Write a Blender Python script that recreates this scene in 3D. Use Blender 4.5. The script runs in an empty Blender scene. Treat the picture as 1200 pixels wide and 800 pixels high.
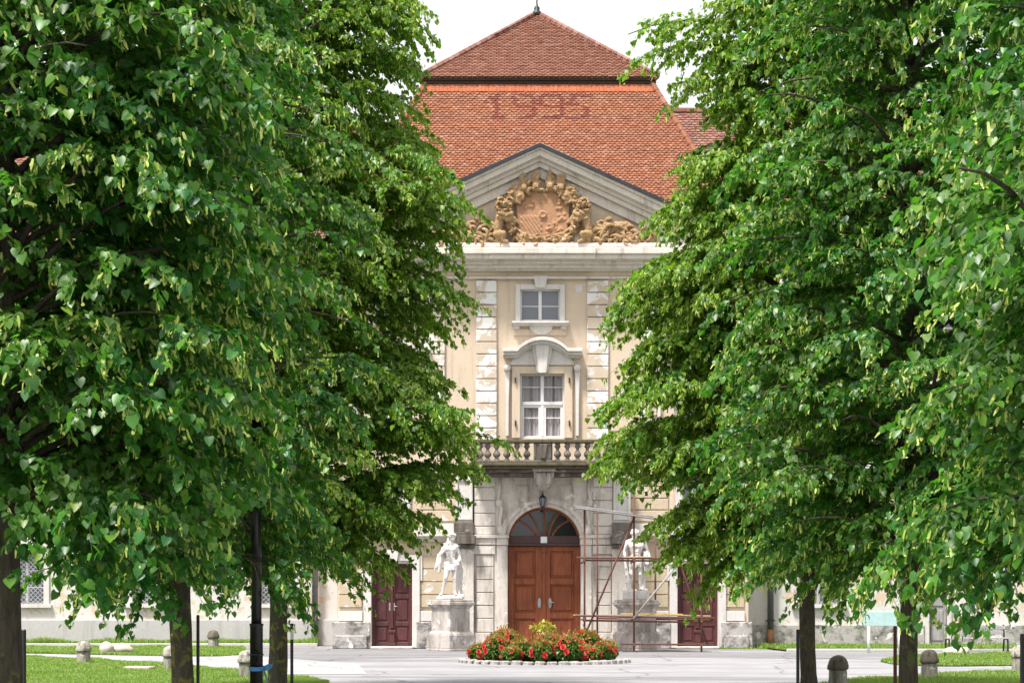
import bpy, bmesh, math, random
import numpy as np
from mathutils import Vector, Matrix, noise

random.seed(7)
RNG = np.random.default_rng(11)
SC = bpy.context.scene
COL = SC.collection
EYE, FPX, CXP, HYP = 1.7, 2000.0, 600.0, 703.0      # eye height, focal length in photo pixels, principal column, horizon row


def PX(px, Y=60.0):
    return (px - CXP) / FPX * Y


def PZ(py, Y=60.0):
    return EYE + (HYP - py) / FPX * Y


def GP(px, py):
    Y = EYE * FPX / (py - HYP)
    return (PX(px, Y), Y)


# ------------------------------------------------------------------ objects
def tag(o, label=None, cat=None, group=None, kind=None):
    if label: o['label'] = label
    if cat: o['category'] = cat
    if group: o['group'] = group
    if kind: o['kind'] = kind
    return o


def empty(name, loc=(0, 0, 0), rz=0.0):
    o = bpy.data.objects.new(name, None)
    o.empty_display_size = 0.3
    o.location = loc
    o.rotation_euler = (0, 0, rz)
    COL.objects.link(o)
    return o


def children(o):
    return [c for c in bpy.data.objects if c.parent == o]


def copy_tree(o, parent=None):
    c = o.copy()
    COL.objects.link(c)
    c.parent = parent
    for ch in children(o):
        copy_tree(ch, c)
    return c


class MB:
    """collects faces of one mesh"""
    def __init__(self):
        self.v, self.f, self.m, self.s = [], [], [], []
        self.mi, self.sm = 0, False

    def add(self, vs, fs):
        b = len(self.v)
        self.v += [tuple(p) for p in vs]
        for f in fs:
            self.f.append(tuple(b + i for i in f))
            self.m.append(self.mi)
            self.s.append(self.sm)

    def box(self, x0, x1, y0, y1, z0, z1):
        x0, x1 = min(x0, x1), max(x0, x1)
        y0, y1 = min(y0, y1), max(y0, y1)
        z0, z1 = min(z0, z1), max(z0, z1)
        vs = [(x0, y0, z0), (x1, y0, z0), (x1, y1, z0), (x0, y1, z0), (x0, y0, z1), (x1, y0, z1), (x1, y1, z1), (x0, y1, z1)]
        self.add(vs, [(0, 3, 2, 1), (4, 5, 6, 7), (0, 1, 5, 4), (1, 2, 6, 5), (2, 3, 7, 6), (3, 0, 4, 7)])

    def pbox(self, a, b, t, c, yf, yb, ref=None):
        """box from photo pixels: columns a..b, rows t..c, front at yf"""
        r = ref or yf
        self.box(PX(a, r), PX(b, r), yf, yb, PZ(c, r), PZ(t, r))

    def prism(self, poly, yf, yb):
        """polygon in (x,z), extruded along y"""
        n = len(poly)
        area = sum(poly[i][0] * poly[(i + 1) % n][1] - poly[(i + 1) % n][0] * poly[i][1] for i in range(n))
        if area < 0: poly = poly[::-1]
        vs = [(p[0], yf, p[1]) for p in poly] + [(p[0], yb, p[1]) for p in poly]
        fs = [tuple(range(n)), tuple(range(2 * n - 1, n - 1, -1))]
        fs += [(i, i + n, (i + 1) % n + n, (i + 1) % n) for i in range(n)]
        self.add(vs, fs)

    def pprism(self, poly, yf, yb, ref=None):
        r = ref or yf
        self.prism([(PX(a, r), PZ(b, r)) for a, b in poly], yf, yb)

    def slab(self, poly, z0, z1):
        """polygon in (x,y), extruded along z"""
        n = len(poly)
        area = sum(poly[i][0] * poly[(i + 1) % n][1] - poly[(i + 1) % n][0] * poly[i][1] for i in range(n))
        if area < 0: poly = poly[::-1]
        vs = [(p[0], p[1], z1) for p in poly] + [(p[0], p[1], z0) for p in poly]
        fs = [tuple(range(n)), tuple(range(2 * n - 1, n - 1, -1))]
        fs += [(i, i + n, (i + 1) % n + n, (i + 1) % n) for i in range(n)]
        self.add(vs, fs)

    def tube(self, pts, rad, n=8, caps=True):
        pts = [Vector(p) for p in pts]
        if not hasattr(rad, '__len__'): rad = [rad] * len(pts)
        k = len(pts)
        vs, fs = [], []
        ref = None
        for i in range(k):
            t = (pts[min(i + 1, k - 1)] - pts[max(i - 1, 0)])
            if t.length < 1e-9: t = Vector((0, 0, 1))
            t.normalize()
            if ref is None:
                ref = t.orthogonal().normalized()
            ref = (ref - t * ref.dot(t))
            if ref.length < 1e-6: ref = t.orthogonal()
            ref.normalize()
            bi = t.cross(ref)
            for j in range(n):
                a = 2 * math.pi * j / n
                vs.append(pts[i] + (ref * math.cos(a) + bi * math.sin(a)) * rad[i])
        for i in range(k - 1):
            for j in range(n):
                j2 = (j + 1) % n
                fs.append((i * n + j, i * n + j2, (i + 1) * n + j2, (i + 1) * n + j))
        if caps:
            fs.append(tuple(range(n - 1, -1, -1)))
            fs.append(tuple(range((k - 1) * n, k * n)))
        self.add(vs, fs)

    def lathe(self, prof, c=(0, 0, 0), n=20):
        """profile of (r,z)"""
        vs, fs = [], []
        k = len(prof)
        for r, z in prof:
            for j in range(n):
                a = 2 * math.pi * j / n
                vs.append((c[0] + r * math.cos(a), c[1] + r * math.sin(a), c[2] + z))
        for i in range(k - 1):
            for j in range(n):
                j2 = (j + 1) % n
                fs.append((i * n + j, i * n + j2, (i + 1) * n + j2, (i + 1) * n + j))
        fs.append(tuple(range(n - 1, -1, -1)))
        fs.append(tuple(range((k - 1) * n, k * n)))
        self.add(vs, fs)

    def sphere(self, c, r, seg=8, ring=6, sc=(1, 1, 1)):
        vs, fs = [], []
        vs.append((c[0], c[1], c[2] + r * sc[2]))
        for i in range(1, ring):
            th = math.pi * i / ring
            for j in range(seg):
                a = 2 * math.pi * j / seg
                vs.append((c[0] + r * sc[0] * math.sin(th) * math.cos(a), c[1] + r * sc[1] * math.sin(th) * math.sin(a), c[2] + r * sc[2] * math.cos(th)))
        vs.append((c[0], c[1], c[2] - r * sc[2]))
        last = len(vs) - 1
        for j in range(seg):
            fs.append((0, 1 + j, 1 + (j + 1) % seg))
        for i in range(ring - 2):
            for j in range(seg):
                a, b = 1 + i * seg + j, 1 + i * seg + (j + 1) % seg
                fs.append((a, a + seg, b + seg, b))
        o = 1 + (ring - 2) * seg
        for j in range(seg):
            fs.append((o + j, last, o + (j + 1) % seg))
        self.add(vs, fs)

    def capsule(self, p0, r0, p1, r1, seg=8, ring=6):
        p0, p1 = Vector(p0), Vector(p1)
        L = (p1 - p0).length
        n = max(1, int(L / (0.45 * max(min(r0, r1), 0.008))))
        for i in range(n + 1):
            t = i / n
            self.sphere(p0.lerp(p1, t), r0 + (r1 - r0) * t, seg, ring)

    def chain(self, pts, rad):
        for i in range(len(pts) - 1):
            self.capsule(pts[i], rad[i], pts[i + 1], rad[i + 1])

    def build(self, name, mats, parent=None, bevel=0.0, smooth=None):
        me = bpy.data.meshes.new(name)
        me.from_pydata([tuple(p) for p in self.v], [], self.f)
        if not isinstance(mats, (list, tuple)): mats = [mats]
        for m in mats: me.materials.append(m)
        me.polygons.foreach_set('material_index', self.m)
        me.polygons.foreach_set('use_smooth', self.s if smooth is None else [smooth] * len(self.s))
        me.update()
        o = bpy.data.objects.new(name, me)
        COL.objects.link(o)
        if parent is not None: o.parent = parent
        if bevel > 0:
            b = o.modifiers.new('bevel', 'BEVEL')
            b.width = bevel; b.segments = 1; b.limit_method = 'ANGLE'; b.angle_limit = math.radians(50)
        return o

    def sculpt(self, name, mat, parent=None, voxel=0.02, smooth=2, rough=0.0, rs=6.0):
        """melts all pieces into one continuous surface"""
        o = self.build(name, mat, parent)
        r = o.modifiers.new('melt', 'REMESH'); r.mode = 'VOXEL'; r.voxel_size = voxel; r.use_smooth_shade = True
        if smooth:
            s = o.modifiers.new('soft', 'SMOOTH'); s.factor = 0.5; s.iterations = smooth
        dg = bpy.context.evaluated_depsgraph_get()
        me = bpy.data.meshes.new_from_object(o.evaluated_get(dg))
        o.modifiers.clear()
        old = o.data
        o.data = me
        bpy.data.meshes.remove(old)
        me.name = name
        if rough:
            for v in me.vertices:
                d = noise.noise(v.co * rs)
                v.co = v.co + v.normal * d * rough
        return o


# ------------------------------------------------------------------ materials
class NT:
    def __init__(self, name):
        self.mat = bpy.data.materials.new(name)
        self.mat.use_nodes = True
        self.t = self.mat.node_tree
        self.n = self.t.nodes
        self.bs = self.n['Principled BSDF']
        self.out = self.n['Material Output']

    def node(self, typ, **kw):
        nd = self.n.new(typ)
        for k, v in kw.items():
            setattr(nd, k, v)
        return nd

    def link(self, a, b):
        self.t.links.new(a, b)

    def coord(self, scale=(1, 1, 1), which='Object'):
        tc = self.node('ShaderNodeTexCoord')
        mp = self.node('ShaderNodeMapping')
        mp.inputs['Scale'].default_value = scale
        self.link(tc.outputs[which], mp.inputs['Vector'])
        return mp.outputs['Vector']

    def noise(self, vec, scale, detail=4, rough=0.6, dist=0.0):
        nd = self.node('ShaderNodeTexNoise')
        nd.inputs['Scale'].default_value = scale
        nd.inputs['Detail'].default_value = detail
        nd.inputs['Roughness'].default_value = rough
        nd.inputs['Distortion'].default_value = dist
        self.link(vec, nd.inputs['Vector'])
        return nd.outputs['Fac']

    def ramp(self, fac, stops):
        r = self.node('ShaderNodeValToRGB')
        el = r.color_ramp.elements
        while len(el) < len(stops): el.new(0.5)
        for e, (p, c) in zip(el, stops):
            e.position = p
            e.color = (c, c, c, 1) if not hasattr(c, '__len__') else (c[0], c[1], c[2], 1)
        self.link(fac, r.inputs['Fac'])
        return r.outputs['Color']

    def mix(self, fac, a, b, blend='MIX'):
        m = self.node('ShaderNodeMix', data_type='RGBA', blend_type=blend)
        for s, i in ((fac, 0), (a, 6), (b, 7)):
            if hasattr(s, 'is_linked') or hasattr(s, 'links'):
                self.link(s, m.inputs[i])
            elif i == 0:
                m.inputs[0].default_value = s
            else:
                m.inputs[i].default_value = (s[0], s[1], s[2], 1)
        return m.outputs[2]

    def bump(self, h, strength=0.3, dist=0.02):
        b = self.node('ShaderNodeBump')
        b.inputs['Strength'].default_value = strength
        b.inputs['Distance'].default_value = dist
        self.link(h, b.inputs['Height'])
        self.link(b.outputs['Normal'], self.bs.inputs['Normal'])

    def island(self):
        return self.node('ShaderNodeNewGeometry').outputs['Random Per Island']

    def done(self, col=None, rough=0.85, spec=0.3, metal=0.0):
        if col is not None:
            if hasattr(col, 'links'): self.link(col, self.bs.inputs['Base Color'])
            else: self.bs.inputs['Base Color'].default_value = (col[0], col[1], col[2], 1)
        self.bs.inputs['Roughness'].default_value = rough
        self.bs.inputs['Specular IOR Level'].default_value = spec
        self.bs.inputs['Metallic'].default_value = metal
        return self.mat


def m_weathered(name, base, stain, light=None, light_amt=0.56, stain_amt=0.55, streak=0.5, rough=0.9, bump=0.35, sc=1.0, vert=0.22):
    k = NT(name)
    v = k.coord()
    vs = k.coord((2.2, 2.2, vert)) if vert < 1 else k.coord((1.1, 1.1, 1.3))
    big = k.noise(v, 0.7 * sc, 5, 0.6)
    fine = k.noise(v, 9 * sc, 6, 0.7)
    st = k.noise(vs, 1.6 * sc, 6, 0.65)
    c = k.mix(k.ramp(big, [(0.3, 0.0), (0.75, 0.55)]), base, [x * 0.82 for x in base])
    c = k.mix(k.ramp(fine, [(0.35, 0.0), (0.8, 0.35)]), c, stain)
    s = k.ramp(st, [(stain_amt, 0.0), (min(stain_amt + 0.2, 1), streak)])
    c = k.mix(s, c, stain)
    if light is not None:
        pn = k.noise(v, 1.9 * sc, 8, 0.68, 0.6)
        p = k.ramp(pn, [(light_amt, 0.0), (light_amt + 0.02, 1.0)])
        c = k.mix(p, c, light)
        mx = k.node('ShaderNodeMath', operation='MULTIPLY_ADD')
        k.link(p, mx.inputs[0]); mx.inputs[1].default_value = -0.6; k.link(fine, mx.inputs[2])
        k.bump(mx.outputs[0], bump, 0.03)
    else:
        k.bump(fine, bump, 0.02)
    return k.done(c, rough, 0.25)


def m_plain(name, col, rough=0.6, spec=0.4, metal=0.0, var=0.25, sc=6.0):
    k = NT(name)
    v = k.coord()
    f = k.noise(v, sc, 5, 0.6)
    c = k.mix(k.ramp(f, [(0.3, 0.0), (0.7, 1.0)]), [x * (1 - var) for x in col], [min(1, x * (1 + var)) for x in col])
    k.bump(f, 0.12, 0.01)
    return k.done(c, rough, spec, metal)


def m_wood(name, a, b, rough=0.5):
    k = NT(name)
    v = k.coord((9, 9, 0.7))
    f = k.noise(v, 2.2, 7, 0.65, 0.8)
    f2 = k.noise(k.coord(), 1.3, 4, 0.6)
    c = k.mix(k.ramp(f, [(0.3, 0.0), (0.72, 1.0)]), a, b)
    c = k.mix(k.ramp(f2, [(0.4, 0.0), (0.75, 0.5)]), c, [x * 0.6 for x in a])
    k.bump(f, 0.25, 0.01)
    return k.done(c, rough, 0.35)


def m_tile(name, stops):
    k = NT(name)
    isl = k.island()
    c = k.ramp(isl, stops)
    v = k.coord()
    c = k.mix(k.ramp(k.noise(v, 0.5, 5, 0.6), [(0.4, 0.0), (0.7, 0.3)]), c, (0.20, 0.075, 0.05))
    c = k.mix(k.ramp(k.noise(v, 14, 4, 0.7), [(0.5, 0.0), (0.85, 0.3)]), c, (0.13, 0.06, 0.05))
    k.bump(k.noise(v, 30, 3, 0.6), 0.3, 0.01)
    return k.done(c, 0.85, 0.2)


def m_leaf(name, stops, trans, trans_amt=0.4, rough=0.42, spec=0.5):
    k = NT(name)
    c = k.ramp(k.island(), stops)
    v = k.coord()
    c = k.mix(k.ramp(k.noise(v, 0.8, 3, 0.6), [(0.35, 0.0), (0.7, 0.45)]), c, stops[-1][1])
    k.done(c, rough, spec)
    tr = k.node('ShaderNodeBsdfTranslucent')
    tr.inputs['Color'].default_value = (*trans, 1)
    mx = k.node('ShaderNodeMixShader')
    mx.inputs[0].default_value = trans_amt
    k.link(k.bs.outputs[0], mx.inputs[1])
    k.link(tr.outputs[0], mx.inputs[2])
    k.link(mx.outputs[0], k.out.inputs['Surface'])
    return k.mat


def m_glass(name, tint=(0.03, 0.035, 0.045), clear=0.0):
    k = NT(name)
    f = k.noise(k.coord(), 1.4, 3, 0.5)
    k.bump(f, 0.06, 0.02)
    k.done(tint, 0.06, 0.8)
    if clear > 0:
        tr = k.node('ShaderNodeBsdfTransparent')
        mx = k.node('ShaderNodeMixShader')
        mx.inputs[0].default_value = clear
        k.link(k.bs.outputs[0], mx.inputs[1])
        k.link(tr.outputs[0], mx.inputs[2])
        k.link(mx.outputs[0], k.out.inputs['Surface'])
    return k.mat


M = {}
M['plaster'] = m_weathered('cream_plaster', (0.63, 0.51, 0.39), (0.39, 0.31, 0.245), streak=0.65, stain_amt=0.52)
M['ochre'] = m_weathered('ochre_plaster', (0.54, 0.44, 0.315), (0.34, 0.28, 0.225), (0.66, 0.63, 0.60), 0.60)
M['quoin'] = m_weathered('peeling_quoin', (0.58, 0.48, 0.375), (0.38, 0.31, 0.26), (0.70, 0.675, 0.665), 0.50, sc=0.62)
M['white'] = m_weathered('white_render', (0.66, 0.63, 0.605), (0.34, 0.295, 0.26), streak=0.65, stain_amt=.52)
M['cornice'] = m_weathered('cornice_stone', (0.70, 0.64, 0.575), (0.29, 0.245, 0.215), streak=0.7, stain_amt=0.52)
M['stone'] = m_weathered('portal_stone', (0.68, 0.62, 0.565), (0.24, 0.205, 0.175), (0.74, 0.71, 0.68), 0.60, streak=0.75, stain_amt=0.49, vert=.4)
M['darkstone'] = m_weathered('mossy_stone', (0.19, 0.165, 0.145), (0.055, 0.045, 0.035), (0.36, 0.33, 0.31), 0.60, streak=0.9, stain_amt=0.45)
M['moss'] = m_weathered('mossy_slab', (0.13, 0.11, 0.07), (0.045, 0.04, 0.025), streak=0.8, stain_amt=0.45, sc=2)
M['pedestal'] = m_weathered('pedestal_stone', (0.52, 0.47, 0.44), (0.19, 0.165, 0.145), (0.62, 0.59, 0.58), 0.58, streak=0.85, stain_amt=0.46, vert=.5)
M['plinth'] = m_weathered('stained_plinth', (0.46, 0.43, 0.41), (0.07, 0.066, 0.06), (0.66, 0.64, 0.62), 0.58, streak=0.95, stain_amt=0.46, sc=1.6, bump=0.6, vert=1)
M['wing'] = m_weathered('peeling_wing_plaster', (0.66, 0.63, 0.60), (0.40, 0.36, 0.33), (0.58, 0.46, 0.34), 0.55, streak=0.6)
M['wingbase'] = m_weathered('grey_wing_base', (0.50, 0.48, 0.48), (0.28, 0.26, 0.26), streak=0.6)
M['marble'] = m_weathered('white_marble', (0.70, 0.67, 0.645), (0.25, 0.215, 0.195), streak=0.7, stain_amt=0.51, sc=3.5, bump=0.4, vert=.5)
M['relief'] = m_weathered('stained_relief_stone', (0.40, 0.26, 0.135), (0.09, 0.047, 0.027), (0.62, 0.52, 0.40), 0.61, streak=0.75, sc=3.2, vert=1)
M['shield'] = m_weathered('shield_stone', (0.42, 0.235, 0.135), (0.20, 0.10, 0.06), streak=0.5, sc=2.5)
M['door'] = m_wood('oak_door', (0.15, 0.038, 0.016), (0.40, 0.115, 0.042))
M['maroon'] = m_wood('maroon_door', (0.055, 0.017, 0.018), (0.13, 0.042, 0.042))
M['transom'] = m_wood('dark_transom', (0.05, 0.025, 0.025), (0.11, 0.06, 0.055))
M['frame'] = m_weathered('white_window_paint', (0.78, 0.76, 0.76), (0.45, 0.42, 0.40), streak=0.5, sc=4, bump=0.1)
M['glass'] = m_glass('window_glass', (0.12, 0.13, 0.16))
M['clearglass'] = m_glass('clear_glass', (0.05, 0.05, 0.055), 0.86)
M['fanglass'] = m_glass('fanlight_glass', (0.02, 0.02, 0.024))
M['curtain'] = m_plain('net_curtain', (0.56, 0.52, 0.54), 0.9, 0.1, var=0.08, sc=9)
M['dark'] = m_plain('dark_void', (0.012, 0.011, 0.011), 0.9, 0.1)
M['iron'] = m_plain('dark_iron', (0.035, 0.034, 0.036), 0.5, 0.5, 0.4)
M['blackpaint'] = m_plain('black_paint', (0.012, 0.012, 0.013), 0.28, 0.5, 0.0, 0.2)
M['grille'] = m_plain('pale_grille', (0.45, 0.45, 0.47), 0.5, 0.4, 0.2)
M['steel'] = m_plain('worn_steel', (0.42, 0.42, 0.44), 0.4, 0.5, 0.7)
M['rust'] = m_weathered('rusty_pole', (0.15, 0.068, 0.05), (0.07, 0.038, 0.03), streak=0.7, sc=3)
M['rustpipe'] = m_weathered('rusty_pipe', (0.24, 0.12, 0.06), (0.12, 0.06, 0.035), streak=0.7, sc=3)
M['zinc'] = m_plain('zinc_pipe', (0.17, 0.175, 0.19), 0.45, 0.5, 0.5)
M['plank'] = m_wood('scaffold_plank', (0.34, 0.22, 0.12), (0.55, 0.40, 0.22), 0.8)
M['greyplank'] = m_wood('grey_board', (0.24, 0.23, 0.23), (0.45, 0.43, 0.43), 0.8)
M['yellow'] = m_plain('yellow_board', (0.50, 0.34, 0.10), 0.7, 0.3)
M['flash'] = m_plain('dark_flashing', (0.035, 0.035, 0.042), 0.5, 0.4, 0.3)
M['eave'] = m_wood('dark_eave_board', (0.03, 0.018, 0.014), (0.08, 0.045, 0.032), 0.8)
M['tile'] = m_tile('roof_tile', [(0.0, (0.235, 0.090, 0.050)), (0.3, (0.275, 0.110, 0.062)), (0.8, (0.305, 0.130, 0.076)), (0.95, (0.35, 0.17, 0.11)), (1.0, (0.215, 0.078, 0.045))])
M['tile_old'] = m_tile('old_roof_tile', [(0.0, (0.205, 0.085, 0.056)), (0.4, (0.245, 0.11, 0.074)), (0.8, (0.285, 0.145, 0.105)), (1.0, (0.17, 0.07, 0.05))])
M['tile_worn'] = m_tile('worn_wing_tile', [(0.0, (0.19, 0.082, 0.06)), (0.4, (0.235, 0.115, 0.085)), (0.75, (0.28, 0.155, 0.125)), (1.0, (0.14, 0.075, 0.07))])
M['tile_digit'] = m_tile('dark_red_tile', [(0.0, (0.175, 0.048, 0.036)), (0.5, (0.20, 0.058, 0.042)), (1.0, (0.165, 0.045, 0.035))])
M['tile_band'] = m_tile('new_red_tile', [(0.0, (0.42, 0.11, 0.05)), (0.5, (0.46, 0.135, 0.065)), (1.0, (0.39, 0.10, 0.045))])
M['sign'] = m_plain('turquoise_board', (0.38, 0.54, 0.53), 0.5, 0.4, var=0.1)
M['signpost'] = m_plain('white_post', (0.72, 0.72, 0.72), 0.5, 0.4, var=0.08)
M['ribbon'] = m_plain('blue_ribbon', (0.06, 0.20, 0.42), 0.5, 0.3)
M['plate'] = m_plain('white_plate', (0.75, 0.75, 0.75), 0.4, 0.4, var=0.05)
M['print'] = m_plain('grey_print', (0.25, 0.25, 0.27), 0.6, 0.2)
M['bollard'] = m_weathered('lichen_stone', (0.40, 0.37, 0.32), (0.10, 0.09, 0.075), (0.60, 0.57, 0.52), 0.60, streak=0.9, stain_amt=0.45, sc=4)
M['bollardcap'] = m_weathered('dark_stone_cap', (0.17, 0.15, 0.115), (0.05, 0.045, 0.035), streak=0.8, stain_amt=0.45, sc=4)
M['rock'] = m_weathered('pale_rock', (0.55, 0.48, 0.40), (0.30, 0.26, 0.21), streak=0.6, sc=4)
M['kerb'] = m_weathered('kerb_stone', (0.50, 0.48, 0.47), (0.26, 0.25, 0.24), streak=0.5, sc=3)
M['edging'] = m_weathered('edging_stone', (0.44, 0.41, 0.39), (0.10, 0.09, 0.085), streak=0.85, stain_amt=.46, sc=6, vert=1)
M['planter'] = m_plain('white_planter', (0.75, 0.74, 0.73), 0.6, 0.3, var=0.08)
M['soil'] = m_weathered('soil', (0.075, 0.05, 0.033), (0.03, 0.02, 0.014), sc=4, bump=0.8)


def m_bark(name, base, lichen, amt):
    k = NT(name)
    v = k.coord((7, 7, 1.4))
    f = k.noise(v, 3.5, 8, 0.7, 0.5)
    c = k.mix(k.ramp(f, [(0.35, 0.0), (0.7, 1.0)]), [x * 0.4 for x in base], base)
    p = k.noise(k.coord(), 5.5, 6, 0.65, 0.4)
    c = k.mix(k.ramp(p, [(amt, 0.0), (amt + 0.07, 0.85)]), c, lichen)
    k.bump(f, 0.9, 0.03)
    return k.done(c, 0.9, 0.2)


M['bark'] = m_bark('lime_bark', (0.12, 0.10, 0.075), (0.13, 0.15, 0.045), 0.56)
M['bark_lichen'] = m_bark('lichen_bark', (0.15, 0.13, 0.10), (0.26, 0.23, 0.06), 0.53)

LEAF_STOPS = [(0.0, (0.005, 0.055, 0.018)), (0.45, (0.011, 0.098, 0.024)), (0.8, (0.032, 0.160, 0.022)), (0.95, (0.10, 0.25, 0.025)), (1.0, (0.18, 0.24, 0.03))]
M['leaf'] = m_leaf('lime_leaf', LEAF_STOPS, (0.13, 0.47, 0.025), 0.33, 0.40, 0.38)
M['leaf_lit'] = m_leaf('sunlit_lime_leaf', [(0.0, (0.010, 0.075, 0.014)), (0.4, (0.028, 0.135, 0.018)), (0.75, (0.11, 0.245, 0.020)), (0.95, (0.24, 0.36, 0.028)), (1.0, (0.27, 0.30, 0.04))], (0.26, 0.54, 0.02), 0.37, 0.42, 0.35)  # yellower lit copy: sunny tone of the far trees put into leaf colour
M['bract'] = m_leaf('lime_bract', [(0.0, (0.36, 0.50, 0.08)), (0.5, (0.52, 0.63, 0.15)), (1.0, (0.64, 0.68, 0.24))], (0.55, 0.70, 0.10), 0.42, 0.5, 0.3)
M['grass'] = m_leaf('grass_blade', [(0.0, (0.06, 0.16, 0.012)), (0.4, (0.11, 0.24, 0.02)), (0.85, (0.20, 0.32, 0.05)), (0.93, (0.38, 0.42, 0.12)), (1.0, (0.42, 0.44, 0.2))], (0.30, 0.5, 0.06), 0.4, 0.5, 0.3)
M['roseleaf'] = m_leaf('rose_leaf', [(0.0, (0.025, 0.09, 0.018)), (0.6, (0.06, 0.16, 0.025)), (1.0, (0.14, 0.21, 0.03))], (0.16, 0.28, 0.03), 0.3)
M['roseshoot'] = m_leaf('rose_shoot', [(0.0, (0.20, 0.21, 0.035)), (0.6, (0.32, 0.22, 0.05)), (1.0, (0.36, 0.14, 0.05))], (0.4, 0.33, 0.05), 0.35)
M['rose'] = m_leaf('rose_petal', [(0.0, (0.60, 0.020, 0.035)), (0.5, (0.72, 0.045, 0.05)), (1.0, (0.78, 0.12, 0.10))], (0.6, 0.06, 0.05), 0.25, 0.6, 0.2)
M['coral'] = m_leaf('coral_petal', [(0.0, (0.66, 0.10, 0.09)), (1.0, (0.74, 0.23, 0.17))], (0.6, 0.16, 0.1), 0.25, 0.6, 0.2)
M['yellowflower'] = m_leaf('yellow_green_leaf', [(0.0, (0.28, 0.30, 0.03)), (1.0, (0.50, 0.42, 0.04))], (0.4, 0.42, 0.05), 0.3)
# ================================================================== the palace: central block
CB = 636.0                                   # axis column of the portal in the photograph


def mir(p):
    return 2 * CB - p


palace = empty('palace', (PX(CB), 60.0, 0.0))
tag(palace, 'cream baroque palace block with red mansard roof, carved pediment and arched wooden door', 'palace')


def PB(mb, name, mat, parent, bevel=0.0, smooth=None):
    """build with world coordinates under a parent that has its own location"""
    o = mb.build(name, mat, parent, bevel, smooth)
    return settle(o)


def settle(o):
    base = Vector((0, 0, 0))
    p = o.parent
    while p is not None:
        base += p.location
        p = p.parent
    o.data.transform(Matrix.Translation(-base))
    return o


def wall_cells(mb, x0, x1, t, b, holes, yf, yb):
    """wall in photo pixels at plane yf with rectangular holes"""
    xs = sorted({x0, x1, *[h[0] for h in holes], *[h[1] for h in holes]})
    ys = sorted({t, b, *[h[2] for h in holes], *[h[3] for h in holes]})
    for i in range(len(xs) - 1):
        run = None
        for j in range(len(ys) - 1):
            cx, cy = (xs[i] + xs[i + 1]) / 2, (ys[j] + ys[j + 1]) / 2
            solid = not any(h[0] < cx < h[1] and h[2] < cy < h[3] for h in holes)
            if solid:
                if run is None: run = ys[j]
            if (not solid or j == len(ys) - 2) and run is not None:
                end = ys[j + 1] if solid else ys[j]
                mb.pbox(xs[i], xs[i + 1], run, end, yf, yb, yf)
                run = None


BOT = 759.7
UP = 513
# bays: upper storeys
wins_attic = [(609, 657, 338, 376), (438, 480, 338, 376), (792, 834, 338, 376)]
wins_french = [(609, 662, 437, 513), (436, 482, 437, 513), (790, 836, 437, 513)]
wins_mezz = [(445, 473, 556, 610), (799, 827, 556, 610)]
doors_side = [(435, 483, 660, BOT), (794, 842, 660, BOT)]
main_hole = (590, 685, 588, BOT)
mb = MB()
wall_cells(mb, 395, 877, 288, BOT, wins_attic + wins_french + wins_mezz + doors_side + [main_hole], 60.0, 60.5)
# side returns and back
xl, xr = PX(395), PX(877)
mb.box(xl, xl + 0.5, 60.5, 76, 0, PZ(288)); mb.box(xr - 0.5, xr, 60.5, 76, 0, PZ(288)); mb.box(xl + .5, xr - .5, 75.5, 76, 0, PZ(288))
PB(mb, 'wall', M['plaster'], palace)
# near-black sheet behind the openings: the rooms' darkness is in its colour
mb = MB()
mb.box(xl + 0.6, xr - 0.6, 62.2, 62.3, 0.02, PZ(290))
PB(mb, 'room_darkness', M['dark'], palace)

# ---- quoin strips of peeling blocks on the upper storeys
rng = random.Random(3)
for a, b in ((558, 582), (688, 713), (497, 521), (751, 775), (398, 424), (848, 874)):
    mb = MB()
    y = 328.0
    while y < 512:
        h = 14.45
        j = rng.uniform(-0.004, 0.004)
        mb.pbox(a + rng.uniform(-.2, .2), b + rng.uniform(-.2, .2), y + 0.55, y + h - 0.55, 59.90 + j, 60.0 - 0.003)
        y += h
    PB(mb, 'quoin_strip', M['quoin'], palace, 0.012)

# ---- main cornice under the pediment (stacked mouldings, broken forward over the centre bay)
mb = MB()
prof = [(290, 297, 59.05), (297, 303, 59.15), (303.6, 309, 59.45), (309, 314, 59.6), (314, 317, 59.75), (323.5, 326.5, 59.86)]
for t, b, yf in prof:
    mb.pbox(391 - (60 - yf) * 22, 881 + (60 - yf) * 22, t, b, yf, 59.997)
for t, b, yf in prof:
    mb.pbox(583 - (60 - yf) * 10, 689 + (60 - yf) * 10, t + .15, b - .15, yf - 0.07, yf + 0.02)
PB(mb, 'cornice', M['cornice'], palace, 0.015)
mb = MB()
mb.pbox(395, 877, 317.2, 323.4, 59.93, 59.996)
PB(mb, 'frieze', M['plaster'], palace)

# ---- pediment
SL = 0.468
AX, AY = 632.5, 167.0


def chevron(mb, top, bot, yf, yb, half=263.0, base=290.0):
    """raking band between two parallel lines; top/bot are rows at the apex"""
    e1 = min(half, (base - top) / SL); e2 = min(half, (base - bot) / SL)
    R = [(AX, top), (AX + e1, top + e1 * SL), (AX + e2, bot + e2 * SL), (AX, bot)]
    mb.pprism(R, yf, yb, 59.2)
    mb.pprism([(2 * AX - p[0], p[1]) for p in R], yf, yb, 59.2)


mb = MB()
mb.pprism([(AX - 262, 290), (AX + 262, 290), (AX, AY + 2)], 59.72, 60.2, 60)
PB(mb, 'tympanum', M['plaster'], palace)
mb = MB()
chevron(mb, 171.5, 176, 58.98, 59.7)
chevron(mb, 176, 183, 59.08, 59.7)
chevron(mb, 183, 187.5, 59.3, 59.7)
chevron(mb, 187.5, 193.5, 59.42, 59.7)
chevron(mb, 193.5, 205, 59.6, 59.7)
PB(mb, 'raking_cornice', M['cornice'], palace, 0.012)
mb = MB()
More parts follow.
